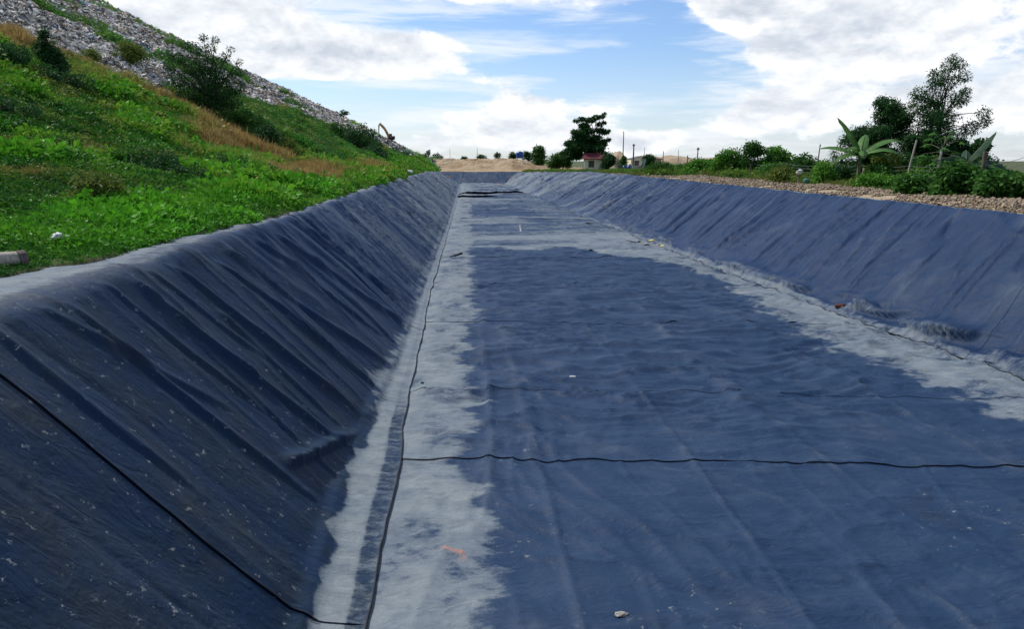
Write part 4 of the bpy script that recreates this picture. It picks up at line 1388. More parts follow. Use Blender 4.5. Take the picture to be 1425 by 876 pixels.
# --- banana plants: stem and single arching leaves
def banana_leaf(length, width, az, el0, curl, seed, ragged=.0):
    r = np.random.RandomState(seed)
    n = 16; m = 5
    p = np.zeros(3); V = []
    e = el0
    path = []
    for i in range(n):
        path.append(p.copy())
        st_ = length / (n - 1)
        p = p + np.array([math.cos(e) * st_, 0, math.sin(e) * st_])
        e -= curl / (n - 1) * (0.4 + 1.2 * i / n)
    path = np.array(path)
    for i in range(n):
        t = i / (n - 1)
        w = width * .5 * (math.sin(min(1, max(0, (t - .10) / .90)) ** .75 * PI) ** .55 if t > .10 else .03)
        for j in range(-2, 3):
            q = j / 2
            drop = -abs(q) ** 1.3 * w * .55
            wob = ragged * r.randn() * w * .25 * (abs(q) > .6)
            V.append((path[i, 0] + wob, q * w, path[i, 2] + drop + wob * .4))
    V = np.array(V)
    F = gridf(n, 5)
    ca, sa = math.cos(az), math.sin(az)
    V2 = V.copy(); V2[:, 0] = V[:, 0] * ca - V[:, 1] * sa; V2[:, 1] = V[:, 0] * sa + V[:, 1] * ca
    rib = path.copy(); rib2 = rib.copy(); rib2[:, 0] = rib[:, 0] * ca; rib2[:, 1] = rib[:, 0] * sa
    rib2[:, 2] += .008
    return V2, F, rib2


def banana(base, h, specs, label, mat, seed):
    o = empty('banana_plant', base, label, 'banana plant')
    mb = MB()
    for dx, hh in ((0, h), (.32, h * .6)):
        mb.tube([(dx, 0, -.2), (dx, 0, hh * .5), (dx * .9, 0, hh)], [.12, .10, .07], 9)
    mb.build('stem', M['stem'], o, True)
    for k, (az, el, L, w, cu) in enumerate(specs):
        V, F, rib = banana_leaf(L * 1.1, w * 1.4, math.radians(az), math.radians(el), math.radians(cu), seed + k, .5)
        me = mesh_np('leaf', V, F, True, M[mat])
        lf = link('leaf', me, o); lf.location = (0, 0, h - .05)
        mb = MB(); mb.tube(rib, np.linspace(.028, .006, len(rib)), 5); mb.build('midrib', M['stem'], lf, True)
    return o


banana(on(20.9, 39.6), 1.75, [(186, 66, 2.3, .42, 42), (168, 28, 2.0, .40, 55), (195, 12, 1.7, .34, 70), (8, 42, 2.5, .46, 78), (-25, 30, 2.0, .40, 95), (250, 35, 1.5, .36, 130), (55, 55, 1.9, .40, 60), (-8, 16, 1.9, .38, 85), (215, 50, 1.4, .34, 120)],
       'left banana plant with one broad leaf standing up against the sky', 'banana', 300)
banana(on(24.0, 35.4), 1.35, [(10, 48, 2.0, .36, 8), (-5, 18, 2.0, .42, 80), (165, 30, 1.5, .36, 70), (-20, 8, 1.7, .40, 60), (60, 50, 1.3, .3, 60), (200, 45, 1.3, .32, 90)],
       'right banana plant with a dark leaf pointing up to the right', 'bananadk', 330)


# --- papaya: pale ringed trunk, lobed leaves on long stalks
def papaya(base, h):
    o = empty('papaya_tree', base, 'papaya tree with a pale bare trunk and drooping lobed leaves', 'tree')
    mb = MB(); mb.tube([(0, 0, -.2), (.02, 0, h * .5), (.10, 0, h)], [.12, .085, .05], 9)
    mb.build('trunk', M['palebark'], o, True)
    r = np.random.RandomState(5)
    for k in range(13):
        az = k * 2.4; el = math.radians(65 - 8 * k)
        L = .75 + .3 * r.rand()
        d = np.array([math.cos(az) * math.cos(el), math.sin(az) * math.cos(el), math.sin(el)])
        p0 = np.array([.1, 0, h - .03 * k]); p1 = p0 + d * L
        V = []; F = []
        for j in range(7):
            a = (j - 3) * .62
            out = np.array([math.cos(az + a), math.sin(az + a), -.45 - .2 * r.rand()]); out /= np.linalg.norm(out)
            sd_ = np.array([-out[1], out[0], 0])
            ll = .42 * (1 - .09 * abs(j - 3)) * (.8 + .4 * r.rand())
            i0 = len(V)
            V += [p1, p1 + out * ll * .5 + sd_ * .075, p1 + out * ll, p1 + out * ll * .5 - sd_ * .075]
            F.append((i0, i0 + 1, i0 + 2, i0 + 3))
        lf = link('leaf', mesh_np('leaf', np.array(V), np.array(F), False, M['mid']), o)
        mb = MB(); mb.tube(limb(p0, p1, .08, 4, k), np.linspace(.018, .01, 4), 5); mb.build('leaf_stalk', M['stem'], lf, True)


papaya(on(22.75, 35.6), 2.15)


# --- hillside bushes and saplings on the mound
def hill_plant(x, y, cl, n, size, mat, label, cat='bush', th=1.0, tr=.06, seed=1, stems=3, aspect=2.4):
    cc = [(a, b, d) for (a, b, d, e) in cl]; rr = [(e, e, e * .85) for (a, b, d, e) in cl]
    return plant('hillside_shrub', on(x, y, -.1), cc, rr, n, size, mat, label, cat, None, th, tr, seed, stems, aspect)



def hump(n, w, h, r0, r1, seed, cone=False):
    r = np.random.RandomState(seed); out = []
    for i in range(n):
        t = r.rand(); th = r.rand() * 2 * PI
        ww = w * ((1 - t) ** .9 if cone else (1 - .45 * t)) * math.sqrt(r.rand())
        rr = (r0 + (r1 - r0) * r.rand()) * (1 - (.65 if cone else .25) * t)
        out.append((ww * math.cos(th), ww * math.sin(th), .15 * h + t * (h - r0 * .6) * .88, rr))
    return out


hill_plant(-25.2, 48.0, hump(20, .9, 2.9, .35, .6, 400, True), 4200, .17, 'dark', 'dark cone-shaped shrub with a pointed tip on the slope at the upper left', 'bush', 1.6, .06, 401)
hill_plant(-23.7, 46.5, hump(14, 1.6, 1.3, .4, .7, 402), 3600, .17, 'dark', 'low dark thicket at the foot of the cone-shaped shrub', 'bush', .5, .05, 403)
hill_plant(-25.5, 42.5, hump(14, 2.2, 1.1, .4, .7, 404), 3600, .17, 'dark', 'dark thicket at the left edge below the refuse', 'bush', .5, .05, 405)
hill_plant(-30.9, 73.0, hump(14, 1.1, 1.9, .4, .7, 406), 2600, .22, 'olive', 'olive green shrub at the lower edge of the refuse', 'bush', .9, .05, 407)
hill_plant(-31.3, 66.0, hump(8, .7, 1.1, .3, .5, 408), 1400, .2, 'olive', 'small olive shrub under the refuse, right of the cone-shaped shrub', 'bush', .5, .05, 409)
big = [(-1.8, 0, 2.0, 1.1), (-.6, .4, 2.8, 1.2), (.6, -.3, 2.3, 1.2), (1.6, .2, 1.5, 1.0), (-2.6, 0, 3.2, .9), (-1.4, .3, 4.2, 1.0), (0, 0, 4.4, 1.0), (1.1, 0, 3.6, .9), (2.1, 0, 2.6, .8), (-2.4, .2, 4.9, .6), (-.9, 0, 5.6, .65), (.3, 0, 5.7, .5), (1.4, 0, 4.9, .5),
       (2.3, .3, 3.8, .5), (-1.8, 0, 5.9, .4), (-.2, 0, 6.5, .35), (.8, 0, 6.3, .3), (0, 0, 1.2, 1.2), (1.2, -.2, .7, 1.0), (-1.2, 0, 1.0, .9), (-3.2, 0, 4.2, .5), (-3.0, 0, 5.2, .35), (1.9, 0, 5.6, .28), (2.6, 0, 4.6, .28)]
plant('hillside_tree', on(-21.8, 66.0, -.3), [(a, b, d) for a, b, d, e in big], [(e, e, e * .8) for a, b, d, e in big], 15000, .19, 'dark', 'large dark bushy tree on the slope with fine twigs above the refuse', 'tree', None, 2.2, .14, 410, 4, 2.8)
hill_plant(-18.6, 64.0, hump(18, 1.5, 2.4, .5, .9, 411), 4200, .2, 'mid', 'green bush to the lower right of the large hillside tree', 'bush', .9, .06, 412)
hill_plant(-16.2, 61.5, hump(14, 1.0, 1.9, .4, .7, 413), 2400, .2, 'dark', 'dark bush above the brown grass patch below the hillside tree', 'bush', .8, .05, 414)
hill_plant(-15.5, 109.0, hump(18, 2.4, 3.6, .7, 1.2, 415), 3600, .34, 'dark', 'dark green bush near the far end of the slope, before the excavator', 'bush', 1.4, .08, 416)
hill_plant(-12.9, 104.0, hump(14, 2.0, 2.3, .6, 1.0, 417), 2600, .32, 'dark', 'low dark bush right of the far slope bush', 'bush', .9, .08, 418)
hill_plant(-19.0, 114.0, hump(12, 2.2, 2.4, .5, .9, 419), 2000, .32, 'mid', 'green bush left of the far slope bush', 'bush', .9, .08, 420)
plant('sapling', on(-24.8, 152, -.1), [(0, 0, 2.1), (.5, 0, 1.9), (-.4, 0, 1.7)], [(.6, .5, .28), (.5, .4, .22), (.4, .4, .25)], 420, .3, 'dark', 'small flat-topped sapling standing alone on the skyline of the mound', 'tree', None, 1.7, .06, 421)
plant('sapling', on(-9.6, 168, -.1), [(0, 0, 1.7), (.3, 0, 2.3)], [(.5, .5, .5), (.35, .35, .4)], 400, .3, 'dark', 'tiny sapling at the low end of the refuse skyline', 'tree', None, 1.2, .05, 422)
for k, (x, y, w, h, mt, lb) in enumerate((
        (-8.1, 17.0, .75, .85, 'olive', 'yellowish weed clump standing in the nearest green slope'),
        (-10.6, 26.6, 1.3, .75, 'dark', 'pair-like dark weed hollow above the yellowish weed clump'),
        (-12.0, 27.5, 1.4, .5, 'mid', 'dark weed clump in the middle of the green slope, left of the hollow'),
        (-14.4, 27.0, 1.2, .8, 'mid', 'leafy weed clump nearest the left picture edge at mid height'),
        (-17.4, 29.4, 1.4, .8, 'dark', 'dark weed clump touching the left picture edge'),
        (-10.4, 32.5, 1.1, .9, 'mid', 'leafy clump beside the shelf, left of the dry grass'),
        (-9.4, 35.5, 1.1, .8, 'mid', 'leafy clump at the near end of the dry grass shelf'),
        (-13.6, 36.5, 1.1, .6, 'mid', 'small dark clump on the slope below the brown grass'),
        (-15.9, 44.0, 1.2, .7, 'mid', 'dark clump just under the brown grass patch'),
        (-14.5, 62.0, 1.1, 1.6, 'olive', 'olive bush at the slope foot by the dry grass shelf'))):
    hill_plant(x, y, hump(14, w, h, .22, .42, 430 + k), 3000, .12 if y < 40 else .16, mt, lb, 'weeds', .35, .02, 440 + k)


# ------------------------------------------------------------------ fence on the right
def fence():
    o = empty('wire_fence', (0, 0, 0), 'old wire fence on uneven wooden posts behind the soil berm', 'fence')
    posts = [(20.35, 26.0, 2.2, .135, 'wood', .10), (21.1, 30.0, 1.75, .09, 'wood', .0), (22.15, 37.2, 2.45, .05, 'palewood', .34), (21.9, 41.5, 1.3, .055, 'wood', .03), (21.6, 45.5, 1.1, .05, 'wood', .0),
             (21.3, 50.5, 1.25, .045, 'wood', .06), (21.5, 57.0, 1.2, .05, 'wood', 0), (20.8, 16.5, 2.1, .1, 'wood', 0)]
    tops = []
    for (x, y, h, r, mt, ln) in posts:
        z = on(x, y)[2]
        mb = MB()
        mb.tube([(x, y, z - .3), (x + ln * .4, y, z + h * .5), (x + ln, y, z + h), (x + ln * 1.02, y, z + h + .02)], [r * 1.05, r, r * .92, r * .7], 8)
        mb.build('post', M[mt], o, False)
        tops.append((x, y, z, h, ln))
    order = sorted(tops, key=lambda q: q[1])
    for f in (.95, .80, .62, .42):
        p = []
        for i in range(len(order) - 1):
            (x0, y0, z0, h0, l0), (x1, y1, z1, h1, l1) = order[i], order[i + 1]
            h0 = 1.95 if y0 < 29 else 1.25; h1 = 1.95 if y1 < 29 else 1.25
            for t in np.linspace(0, 1, 7)[:-1]:
                p.append((x0 + (x1 - x0) * t + .12, y0 + (y1 - y0) * t, z0 + (z1 - z0) * t + (h0 + (h1 - h0) * t) * f - .10 * math.sin(t * PI)))
        mb = MB(); mb.tube(p, .009, 4); mb.build('wire', M['wire'], o, True)


fence()


def pole(px, D, z0, z1, r, label, arm=0, lean=0, mat='wood'):
    """px is the bearing in photo pixels from the bank axis, turned into metres"""
    x = (px - 655) * D / 1030.0
    o = empty('utility_pole', (x, D, z0), label, 'pole', 'poles on the horizon')
    mb = MB(); mb.tube([(0, 0, 0), (lean * .5, 0, (z1 - z0) * .5), (lean, 0, z1 - z0)], [r * 1.1, r, r * .8], 7)
    mb.build('shaft', M[mat], o, True)
    mb = MB()
    if arm:
        mb.box((lean, 0, z1 - z0 - .35), (arm, .12, .12))
        mb.box((lean - arm * .4, 0, z1 - z0 - .22), (.1, .1, .16)); mb.box((lean + arm * .4, 0, z1 - z0 - .22), (.1, .1, .16))
    else:
        mb.tube([(lean, 0, z1 - z0), (lean, 0, z1 - z0 + .12)], [r * 1.1, r * .9], 7)
    mb.build('crossarm' if arm else 'cap', M[mat], o)
    return o


pole(864, 140, -.9, 6.7, .10, 'tall thin pole with its base wrapped in green vines')
c, rd = rclumps(12, .45, .45, .4, 3.0, .30, .5, 501)
plant('vine_column', ((864 - 655) * 140 / 1030, 139.4, -.8), c, rd, 1700, .26, 'mid', 'narrow column of green vines around the tall thin pole', 'vines', None, 1.5, .04, 502)
pole(878.5, 150, -.9, 4.8, .15, 'thick pole right of the vine-wrapped pole', .5)
pole(893.5, 190, -.9, 4.6, .07, 'thin grey pole above the low shed roofs')
pole(920, 170, -.9, 3.5, .10, 'pole standing before the sand hill')
pole(941, 230, -.9, 4.6, .09, 'faint distant pole over the sand hill')
pole(954, 110, -.5, 2.1, .09, 'short pole beside the rusty frame')
pole(967, 120, -.5, 3.6, .10, 'pole behind the rusty frame with a short crossarm', .4, .15)
pole(1033, 75, -.1, 2.9, .06, 'dead grey pole sticking out of the long green thicket')
pole(1137, 58, 0, 2.6, .05, 'slightly leaning thin pole behind the small rounded bush', 0, .18)
pole(664, 200, -.9, 4.6, .06, 'thin black pole above the middle of the soil mound', 0, 0, 'black')
pole(627, 210, -.9, 4.6, .05, 'thinnest pole above the left of the soil mound', 0, 0, 'black')
pole(740.5, 170, -.9, 3.9, .08, 'pole beside the pale shack right of the water tank', .3)
pole(753, 210, -.9, 5.0, .05, 'far thin pole over the bushes left of the tall dark tree')


# ------------------------------------------------------------------ house, tank, sheds
def house():
    x, y, z = 24.4, 148.5, -.9
    o = empty('house', (x, y, z), 'small cream house with a red roof and one brown window', 'house', rz=-.12)
    w, d, h = 3.9, 4.0, 2.75
    t = .15
    mb = MB()
    # front wall pierced by a window opening
    wx0, wx1, wz0, wz1 = -1.15, -.10, 1.15, 2.35
    mb.box(((-w / 2 + wx0) / 2, -d / 2, h / 2), (wx0 + w / 2, t, h)); mb.box(((wx1 + w / 2) / 2, -d / 2, h / 2), (w / 2 - wx1, t, h))
    mb.box(((wx0 + wx1) / 2, -d / 2, wz0 / 2), (wx1 - wx0, t, wz0)); mb.box(((wx0 + wx1) / 2, -d / 2, (wz1 + h) / 2), (wx1 - wx0, t, h - wz1))
    mb.box((-w / 2 + t / 2, 0, h / 2), (t, d - t, h)); mb.box((w / 2 - t / 2, 0, h / 2), (t, d - t, h)); mb.box((0, d / 2, h / 2), (w, t, h))
    mb.build('wall', M['cream'], o)
    mb = MB(); mb.box((-w / 2 - .12, -d / 2 - .1, h / 2), (.16, .16, h)); mb.build('corner_pillar', M['white'], o)
    wn = MB()
    for (cx, cz, dx, dz) in (((wx0 + wx1) / 2, wz0, 1.15, .07), ((wx0 + wx1) / 2, wz1, 1.15, .07), (wx0, 1.75, .07, 1.2), (wx1, 1.75, .07, 1.2), ((wx0 + wx1) / 2, 1.75, .05, 1.2)):
        wn.box((cx, -d / 2 - .05, cz), (dx, .12, dz))
    f = wn.build('window', M['wood'], o)
    g_ = MB(); g_.box(((wx0 + wx1) / 2, -d / 2 + .03, 1.75), (1.0, .02, 1.15)); g_.build('pane', M['glass'], f)
    r = MB()
    V = [(-2.45, -2.6, h + .02), (2.3, -2.6, h + .02), (2.3, 2.5, h + .3), (-2.45, 2.5, h + .3), (-1.9, .1, h + 1.15), (1.9, .1, h + 1.15)]
    V += [(a, b, c_ - .09) for a, b, c_ in V[:4]]
    r.add(V, [(0, 1, 5, 4), (1, 2, 5), (2, 3, 4, 5), (3, 0, 4), (6, 7, 1, 0), (7, 8, 2, 1), (8, 9, 3, 2), (9, 6, 0, 3), (9, 8, 7, 6)])
    rf = r.build('roof', M['redroof'], o)
    rb = MB()
    for k in range(12):
        xx = -2.25 + k * .4
        rb.tube([(xx, -2.6, h + .04), (xx * .82, .08, h + 1.15)], .03, 4)
    rb.build('roof_rib', M['redroof'], rf)


house()


def tank():
    x = (722 - 655) * 185 / 1030.0
    o = empty('water_tank', (x, 185, -.9), 'blue water tank raised on a pale stand between two dark trees', 'water tank')
    mb = MB()
    prof = [(.0, 3.6), (.85, 3.6), (.9, 3.75), (.9, 4.7), (.86, 4.9), (.45, 5.15), (.2, 5.2), (0.01, 5.22)]
    k = 14; V = []; F = []
    for r_, z in prof:
        for j in range(k):
            V.append((max(r_, .01) * math.cos(j * 2 * PI / k), max(r_, .01) * math.sin(j * 2 * PI / k), z - .55))
    for i in range(len(prof) - 1):
        for j in range(k):
            F.append((i * k + j, i * k + (j + 1) % k, (i + 1) * k + (j + 1) % k, (i + 1) * k + j))
    mb.add(V, F).build('tank', M['blue'], o, True)
    for sx in (-.7, .7):
        for sy in (-.7, .7):
            m2 = MB(); m2.box((sx, sy, 1.5), (.16, .16, 3.0)); m2.build('leg', M['white'], o)
    m2 = MB(); m2.box((0, 0, 3.0), (1.9, 1.9, .12)); m2.build('platform', M['white'], o)


tank()


def shack(px, D, w, d, h, z, wall, roof, label, gable=.6, cat='shed'):
    x = (px - 655) * D / 1030.0
    o = empty('shed', (x, D, z), label, cat)
    mb = MB(); mb.box((0, 0, h / 2), (w, d, h))
    mb.add([(-w / 2, -d / 2, h), (w / 2, -d / 2, h), (0, -d / 2, h + gable * .9), (-w / 2, d / 2, h), (w / 2, d / 2, h), (0, d / 2, h + gable * .9)], [(0, 1, 2), (5, 4, 3)])
    wl = mb.build('wall', M[wall], o)
    mb = MB()
    for s in (-1, 1):
        mb.add([(0, -d / 2 - .2, h + gable), (s * (w / 2 + .2), -d / 2 - .2, h - .05), (s * (w / 2 + .2), d / 2 + .2, h - .05), (0, d / 2 + .2, h + gable), (0, -d / 2 - .2, h + gable + .08), (s * (w / 2 + .2), -d / 2 - .2, h + .03), (s * (w / 2 + .2), d / 2 + .2, h + .03), (0, d / 2 + .2, h + gable + .08)],
               [(0, 1, 2, 3), (7, 6, 5, 4), (0, 4, 5, 1), (1, 5, 6, 2), (2, 6, 7, 3)])
    mb.build('roof', M[roof], o)
    mb = MB(); mb.box((-w * .2, -d / 2 - .03, h * .42), (w * .22, .06, h * .84)); mb.build('door', M['wood'], o)
    return o


shack(743, 172, 2.2, 2, 1.9, -.6, 'white', 'steel', 'pale shack right of the water tank at the back of the soil mound')
shack(886, 205, 5.4, 5, 2.9, -.9, 'cream', 'steel', 'low beige shed with a grey roof behind the thick pole', .7)
shack(904, 215, 4.6, 4, 2.8, -.9, 'pink', 'steel', 'low pinkish shed right of the beige shed', .5)


def yard():
    # concrete gate pillars and wall, drums, boxes by the far bank
    x0 = 29.0
    o = empty('gate_wall', (x0, 143.5, -.8), 'beige concrete gate pillars with a low arched wall beside the yard', 'wall')
    mb = MB(); mb.box((-.9, 0, 1.1), (.3, .3, 2.3)); mb.box((-.9, 0, 2.3), (.4, .4, .12)); mb.build('pillar', M['concrete'], o)
    mb = MB(); mb.box((-.45, 0, .95), (.2, .25, 1.9)); mb.build('pillar', M['concrete'], o)
    mb = MB(); V = []; n = 12
    for i in range(n + 1):
        t = i / n; z = 1.35 + .55 * math.sin(t * PI)
        for yy in (-.1, .1):
            V += [(-.3 + t * 1.5, yy, 0), (-.3 + t * 1.5, yy, z)]
    F = []
    for i in range(n):
        a = i * 4; b = a + 4
        F += [(a, b, b + 1, a + 1), (a + 2, a + 3, b + 3, b + 2), (a + 1, b + 1, b + 3, a + 3)]
    mb.add(V, F).build('panel', M['concrete'], o)

    def drum(x, y, z, r, h, mat, label, nm='drum'):
        oo = empty(nm, (x, y, z), label, 'drum')
        k = 14; V = []; F = []
        prof = [(0.01, 0), (r, 0), (r, h * .3), (r * 1.04, h * .33), (r, h * .36), (r, h * .64), (r * 1.04, h * .67), (r, h * .7), (r, h), (r * .9, h), (r * .9, h - .03), (0.01, h - .03)]
        for q, z_ in prof:
            for j in range(k):
                V.append((q * math.cos(j * 2 * PI / k), q * math.sin(j * 2 * PI / k), z_))
        for i in range(len(prof) - 1):
            for j in range(k):
                F.append((i * k + j, i * k + (j + 1) % k, (i + 1) * k + (j + 1) % k, (i + 1) * k + j))
        m_ = MB(); m_.add(V, F).build('body', M[mat], oo, True)
        m_ = MB(); m_.box((r * .4, 0, h), (.08, .08, .05)); m_.build('bung', M['white'], oo)
    drum(27.5, 134, -.55, .30, 1.15, 'blue', 'blue drum at the left of the yard clutter')
    drum(28.35, 134, -.55, .36, 1.15, 'blue', 'darker blue drum between the blue drum and the pale crate')
    drum(28.3, 133.3, -.55, .30, .55, 'red', 'short dull red drum in front of the darker blue drum')
    o = empty('crate', (29.3, 133.6, -.55), 'pale pinkish white slatted crate in the yard clutter', 'crate')
    for k in range(5):
        mb = MB(); mb.box((0, -.45, .12 + k * .24), (1.1, .05, .17)); mb.build('slat', M['white'], o)
    mb = MB()
    for sx in (-.5, .5):
        for sy in (-.4, .4):
            mb.box((sx, sy, .62), (.09, .09, 1.24))
    mb.box((0, 0, 1.1), (1.0, .8, .05)); mb.build('frame', M['pink'], o)
    o = empty('sack', (28.5, 134, .62), 'white bulging sack lying on top of the drums', 'sack')
    r = np.random.RandomState(3); V, F = tube([(-.3, 0, 0), (-.15, 0, .12), (.1, 0, .15), (.3, 0, .05)], [.1, .24, .22, .08], 9)
    mb = MB(); mb.add(V, F).build('bag', M['white'], o, True)
    mb = MB(); mb.tube([(.3, 0, .05), (.42, 0, .12)], [.05, .09], 6); mb.build('tied_neck', M['white'], o)
    o = empty('corrugated_wall', (31.0, 136, -.5), 'low faded pink corrugated wall right of the crate', 'wall')
    for k in range(6):
        mb = MB(); x = -1.0 + k * .36
        mb.add([(x + j * .06, (.03 if j % 2 else 0), zz) for zz in (0, 1.05) for j in range(7)], [(j, j + 1, j + 8, j + 7) for j in range(6)]); mb.build('sheet', M['pink'], o)
    mb = MB(); mb.box((-1.05, .1, .6), (.08, .08, 1.3)); mb.box((1.2, .1, .6), (.08, .08, 1.3)); mb.build('post', M['wood'], o)
    # cloth hanging on a post
    o = empty('hanging_cloth', (29.0, 124.5, -.4), 'pale green cloth hanging from a dark post before the rounded dark bush', 'cloth')
    mb = MB(); mb.tube([(0, .05, 0), (.03, .05, 2.2)], [.06, .05], 6); mb.build('post', M['black'], o, True)
    n, m_ = 9, 12; V = []
    for i in range(n):
        for j in range(m_):
            u = i / (n - 1) - .5; t = j / (m_ - 1)
            V.append((-.12 + u * (.5 + .15 * math.sin(t * 7)) - .18 * t, -.08 + .07 * math.sin(u * 17 + t * 3), 2.15 - 1.5 * t))
    mb = MB(); mb.add(V, gridf(n, m_)).build('cloth', M['palegreen'], o, True)
    # rusty frame
    o = empty('rusty_frame', (30.3, 103, -.2), 'rusty red metal frame standing in the bank scrub', 'frame')
    for xx, hh in ((-.9, 1.2), (-.2, 1.0), (.6, .8)):
        mb = MB(); mb.tube([(xx, 0, 0), (xx + .1, 0, hh)], .06, 6); mb.build('upright', M['red'], o, True)
    mb = MB(); mb.tube([(-.85, 0, 1.1), (.1, 0, .9), (.9, 0, .5)], .06, 6); mb.tube([(-.9, 0, .5), (.7, 0, .55)], .08, 6); mb.build('rail', M['red'], o, True)
    o = empty('trellis', (36.6, 116, -.3), 'grey pole trellis right of the rusty frame', 'trellis')
    for xx in (-1.4, -.2, 1.3):
        mb = MB(); mb.tube([(xx, 0, 0), (xx, 0, 1.95)], .06, 6); mb.build('post', M['wood'], o, True)
    mb = MB(); mb.box((0, 0, 1.98), (3.2, .1, .08)); mb.box((0, .6, 1.9), (3.0, .1, .08)); mb.build('rail', M['wood'], o)
    # bundles beside the small rounded bush
    def bundle(x, y, z, mat, mat2, label, s=1.0):
        oo = empty('bundle', (x, y, z), label, 'bundle')
        r = np.random.RandomState(int(x * 10)); V = []; k = 10
        for i, (q, h) in enumerate(((.05, .0), (.30, .02), (.36, .18), (.28, .34), (.10, .42), (.02, .43))):
            for j in range(k):
                a = j * 2 * PI / k
                V.append((s * q * math.cos(a) * (1 + .2 * r.randn() * .6), s * q * .8 * math.sin(a), s * h + .02 * r.randn()))
        F = [(i * k + j, i * k + (j + 1) % k, (i + 1) * k + (j + 1) % k, (i + 1) * k + j) for i in range(5) for j in range(k)]
        m_ = MB(); m_.add(V, F).build('sacking', M[mat], oo, True)
        m_ = MB(); m_.tube([(s * .31 * math.cos(a), s * .25 * math.sin(a), s * .30 + .01) for a in np.linspace(0, 2 * PI, 12)], .012, 4); m_.build('cord', M[mat2], oo, True)
    bundle(18.9, 42.4, on(18.9, 42.4)[2] + .62, 'white', 'teal', 'whitish green bundle hung up left of the small rounded bush', .6)
    bundle(19.15, 42.0, on(19.15, 42.0)[2] + .12, 'teal', 'wire', 'dark teal bundle below the whitish one', .6)
    o = empty('stake', on(18.9, 42.5), 'wooden stake carrying the whitish green bundle', 'stake')
    mb = MB(); mb.tube([(0, 0, -.2), (0, .02, .7)], [.03, .025], 6); mb.build('shaft', M['wood'], o, True)
    mb = MB(); mb.box((0, .0, .66), (.3, .04, .04)); mb.build('crosspiece', M['wood'], o)


yard()


# ------------------------------------------------------------------ excavator on the far end of the mound
def excavator():
    k = 186 / 1030.0
    x = (549 - 655) * k; z = 1.45 + (224 - 201.5) * k
    o = empty('excavator', (x, 186, z), 'small orange excavator with raised boom on the skyline of the mound', 'excavator')
    o.scale = (1, 1, 1)
    mb = MB(); mb.box((0, 0, 1.25), (1.5, 1.5, .6), 0, .94); mb.box((.55, 0, 1.6), (.6, 1.4, .5), 0, .85); bd = mb.build('body', M['black'], o)
    mb = MB(); mb.box((-.25, .35, 1.95), (.8, .7, .95), 0, .85); cb = mb.build('cab', M['orange'], o)
    mb = MB(); mb.box((-.25, -.015, 2.0), (.6, .03, .6)); mb.build('cab_window', M['glass'], cb)
    for sy in (-.7, .7):
        mb = MB(); V = []; F = []; n = 14
        for i in range(n):
            a = i * 2 * PI / n; cx = .75 if math.cos(a) > 0 else -.75
            for yy in (-.2, .2):
                V.append((cx + .33 * math.cos(a), sy + yy, .35 + .33 * math.sin(a)))
        for i in range(n):
            F.append((2 * i, 2 * ((i + 1) % n), 2 * ((i + 1) % n) + 1, 2 * i + 1))
        F.append(tuple(2 * i for i in range(n))[::-1]); F.append(tuple(2 * i + 1 for i in range(n)))
        mb.add(V, F).build('track', M['black'], o)
    mb = MB(); mb.box((0, 0, .8), (.8, .8, .35)); mb.build('slew_ring', M['steel'], o)

    def beam(p, w, th):
        V = []
        for (a, b), t_ in zip(p, th):
            V += [(a - t_ * .6, -w / 2, b - t_ * .5), (a + t_ * .4, -w / 2, b + t_ * .6), (a + t_ * .4, w / 2, b + t_ * .6), (a - t_ * .6, w / 2, b - t_ * .5)]
        F = [(0, 1, 2, 3), tuple(range(len(V) - 4, len(V)))[::-1]]
        for i in range(len(p) - 1):
            for j in range(4):
                F.append((i * 4 + j, (i + 1) * 4 + j, (i + 1) * 4 + (j + 1) % 4, i * 4 + (j + 1) % 4))
        return MB().add(V, F)
    beam([(-.6, 1.3), (-.9, 2.4), (-1.5, 3.5), (-2.75, 4.75)], .30, [.32, .44, .40, .26]).build('boom', M['orange'], o)
    beam([(-2.55, 5.0), (-2.85, 4.6), (-2.95, 3.4), (-3.0, 2.4)], .24, [.26, .36, .26, .20]).build('stick', M['orange'], o)
    V = []
    for (a, b) in ((-2.85, 2.5), (-3.15, 2.45), (-3.4, 2.0), (-3.3, 1.6), (-2.9, 1.45), (-2.7, 1.7)):
        V += [(a, -.35, b), (a, .35, b)]
    mb = MB(); mb.add(V, [(2 * i, 2 * i + 2, 2 * i + 3, 2 * i + 1) for i in range(5)] + [tuple(range(0, 12, 2)), tuple(range(1, 12, 2))[::-1]]); mb.build('bucket', M['steel'], o)
    mb = MB(); mb.tube([(-.35, -.22, 1.3), (-1.35, -.22, 2.9)], .06, 6); mb.tube([(-1.5, 0, 3.9), (-2.6, 0, 5.0)], .06, 6); mb.build('hydraulic_ram', M['steel'], o)


excavator()


# ------------------------------------------------------------------ small things on the liner and the banks
def fz(x, y):
    return ZF + float(floor_wr(np.array([x]), np.array([y]))[0])


def pebble(name, p, s, mat, label, cat, seed, flat=.6):
    r = np.random.RandomState(seed)
    me0 = clod(seed, M[mat])
    co = np.array([v.co[:] for v in me0.vertices]) * np.array(s)
    co = co * (1 + .06 * r.randn(*co.shape))
    me0.vertices.foreach_set('co', co.astype(np.float32).ravel()); me0.update()
    o = link(name, me0, None, label=label, category=cat); o.location = p
    return o


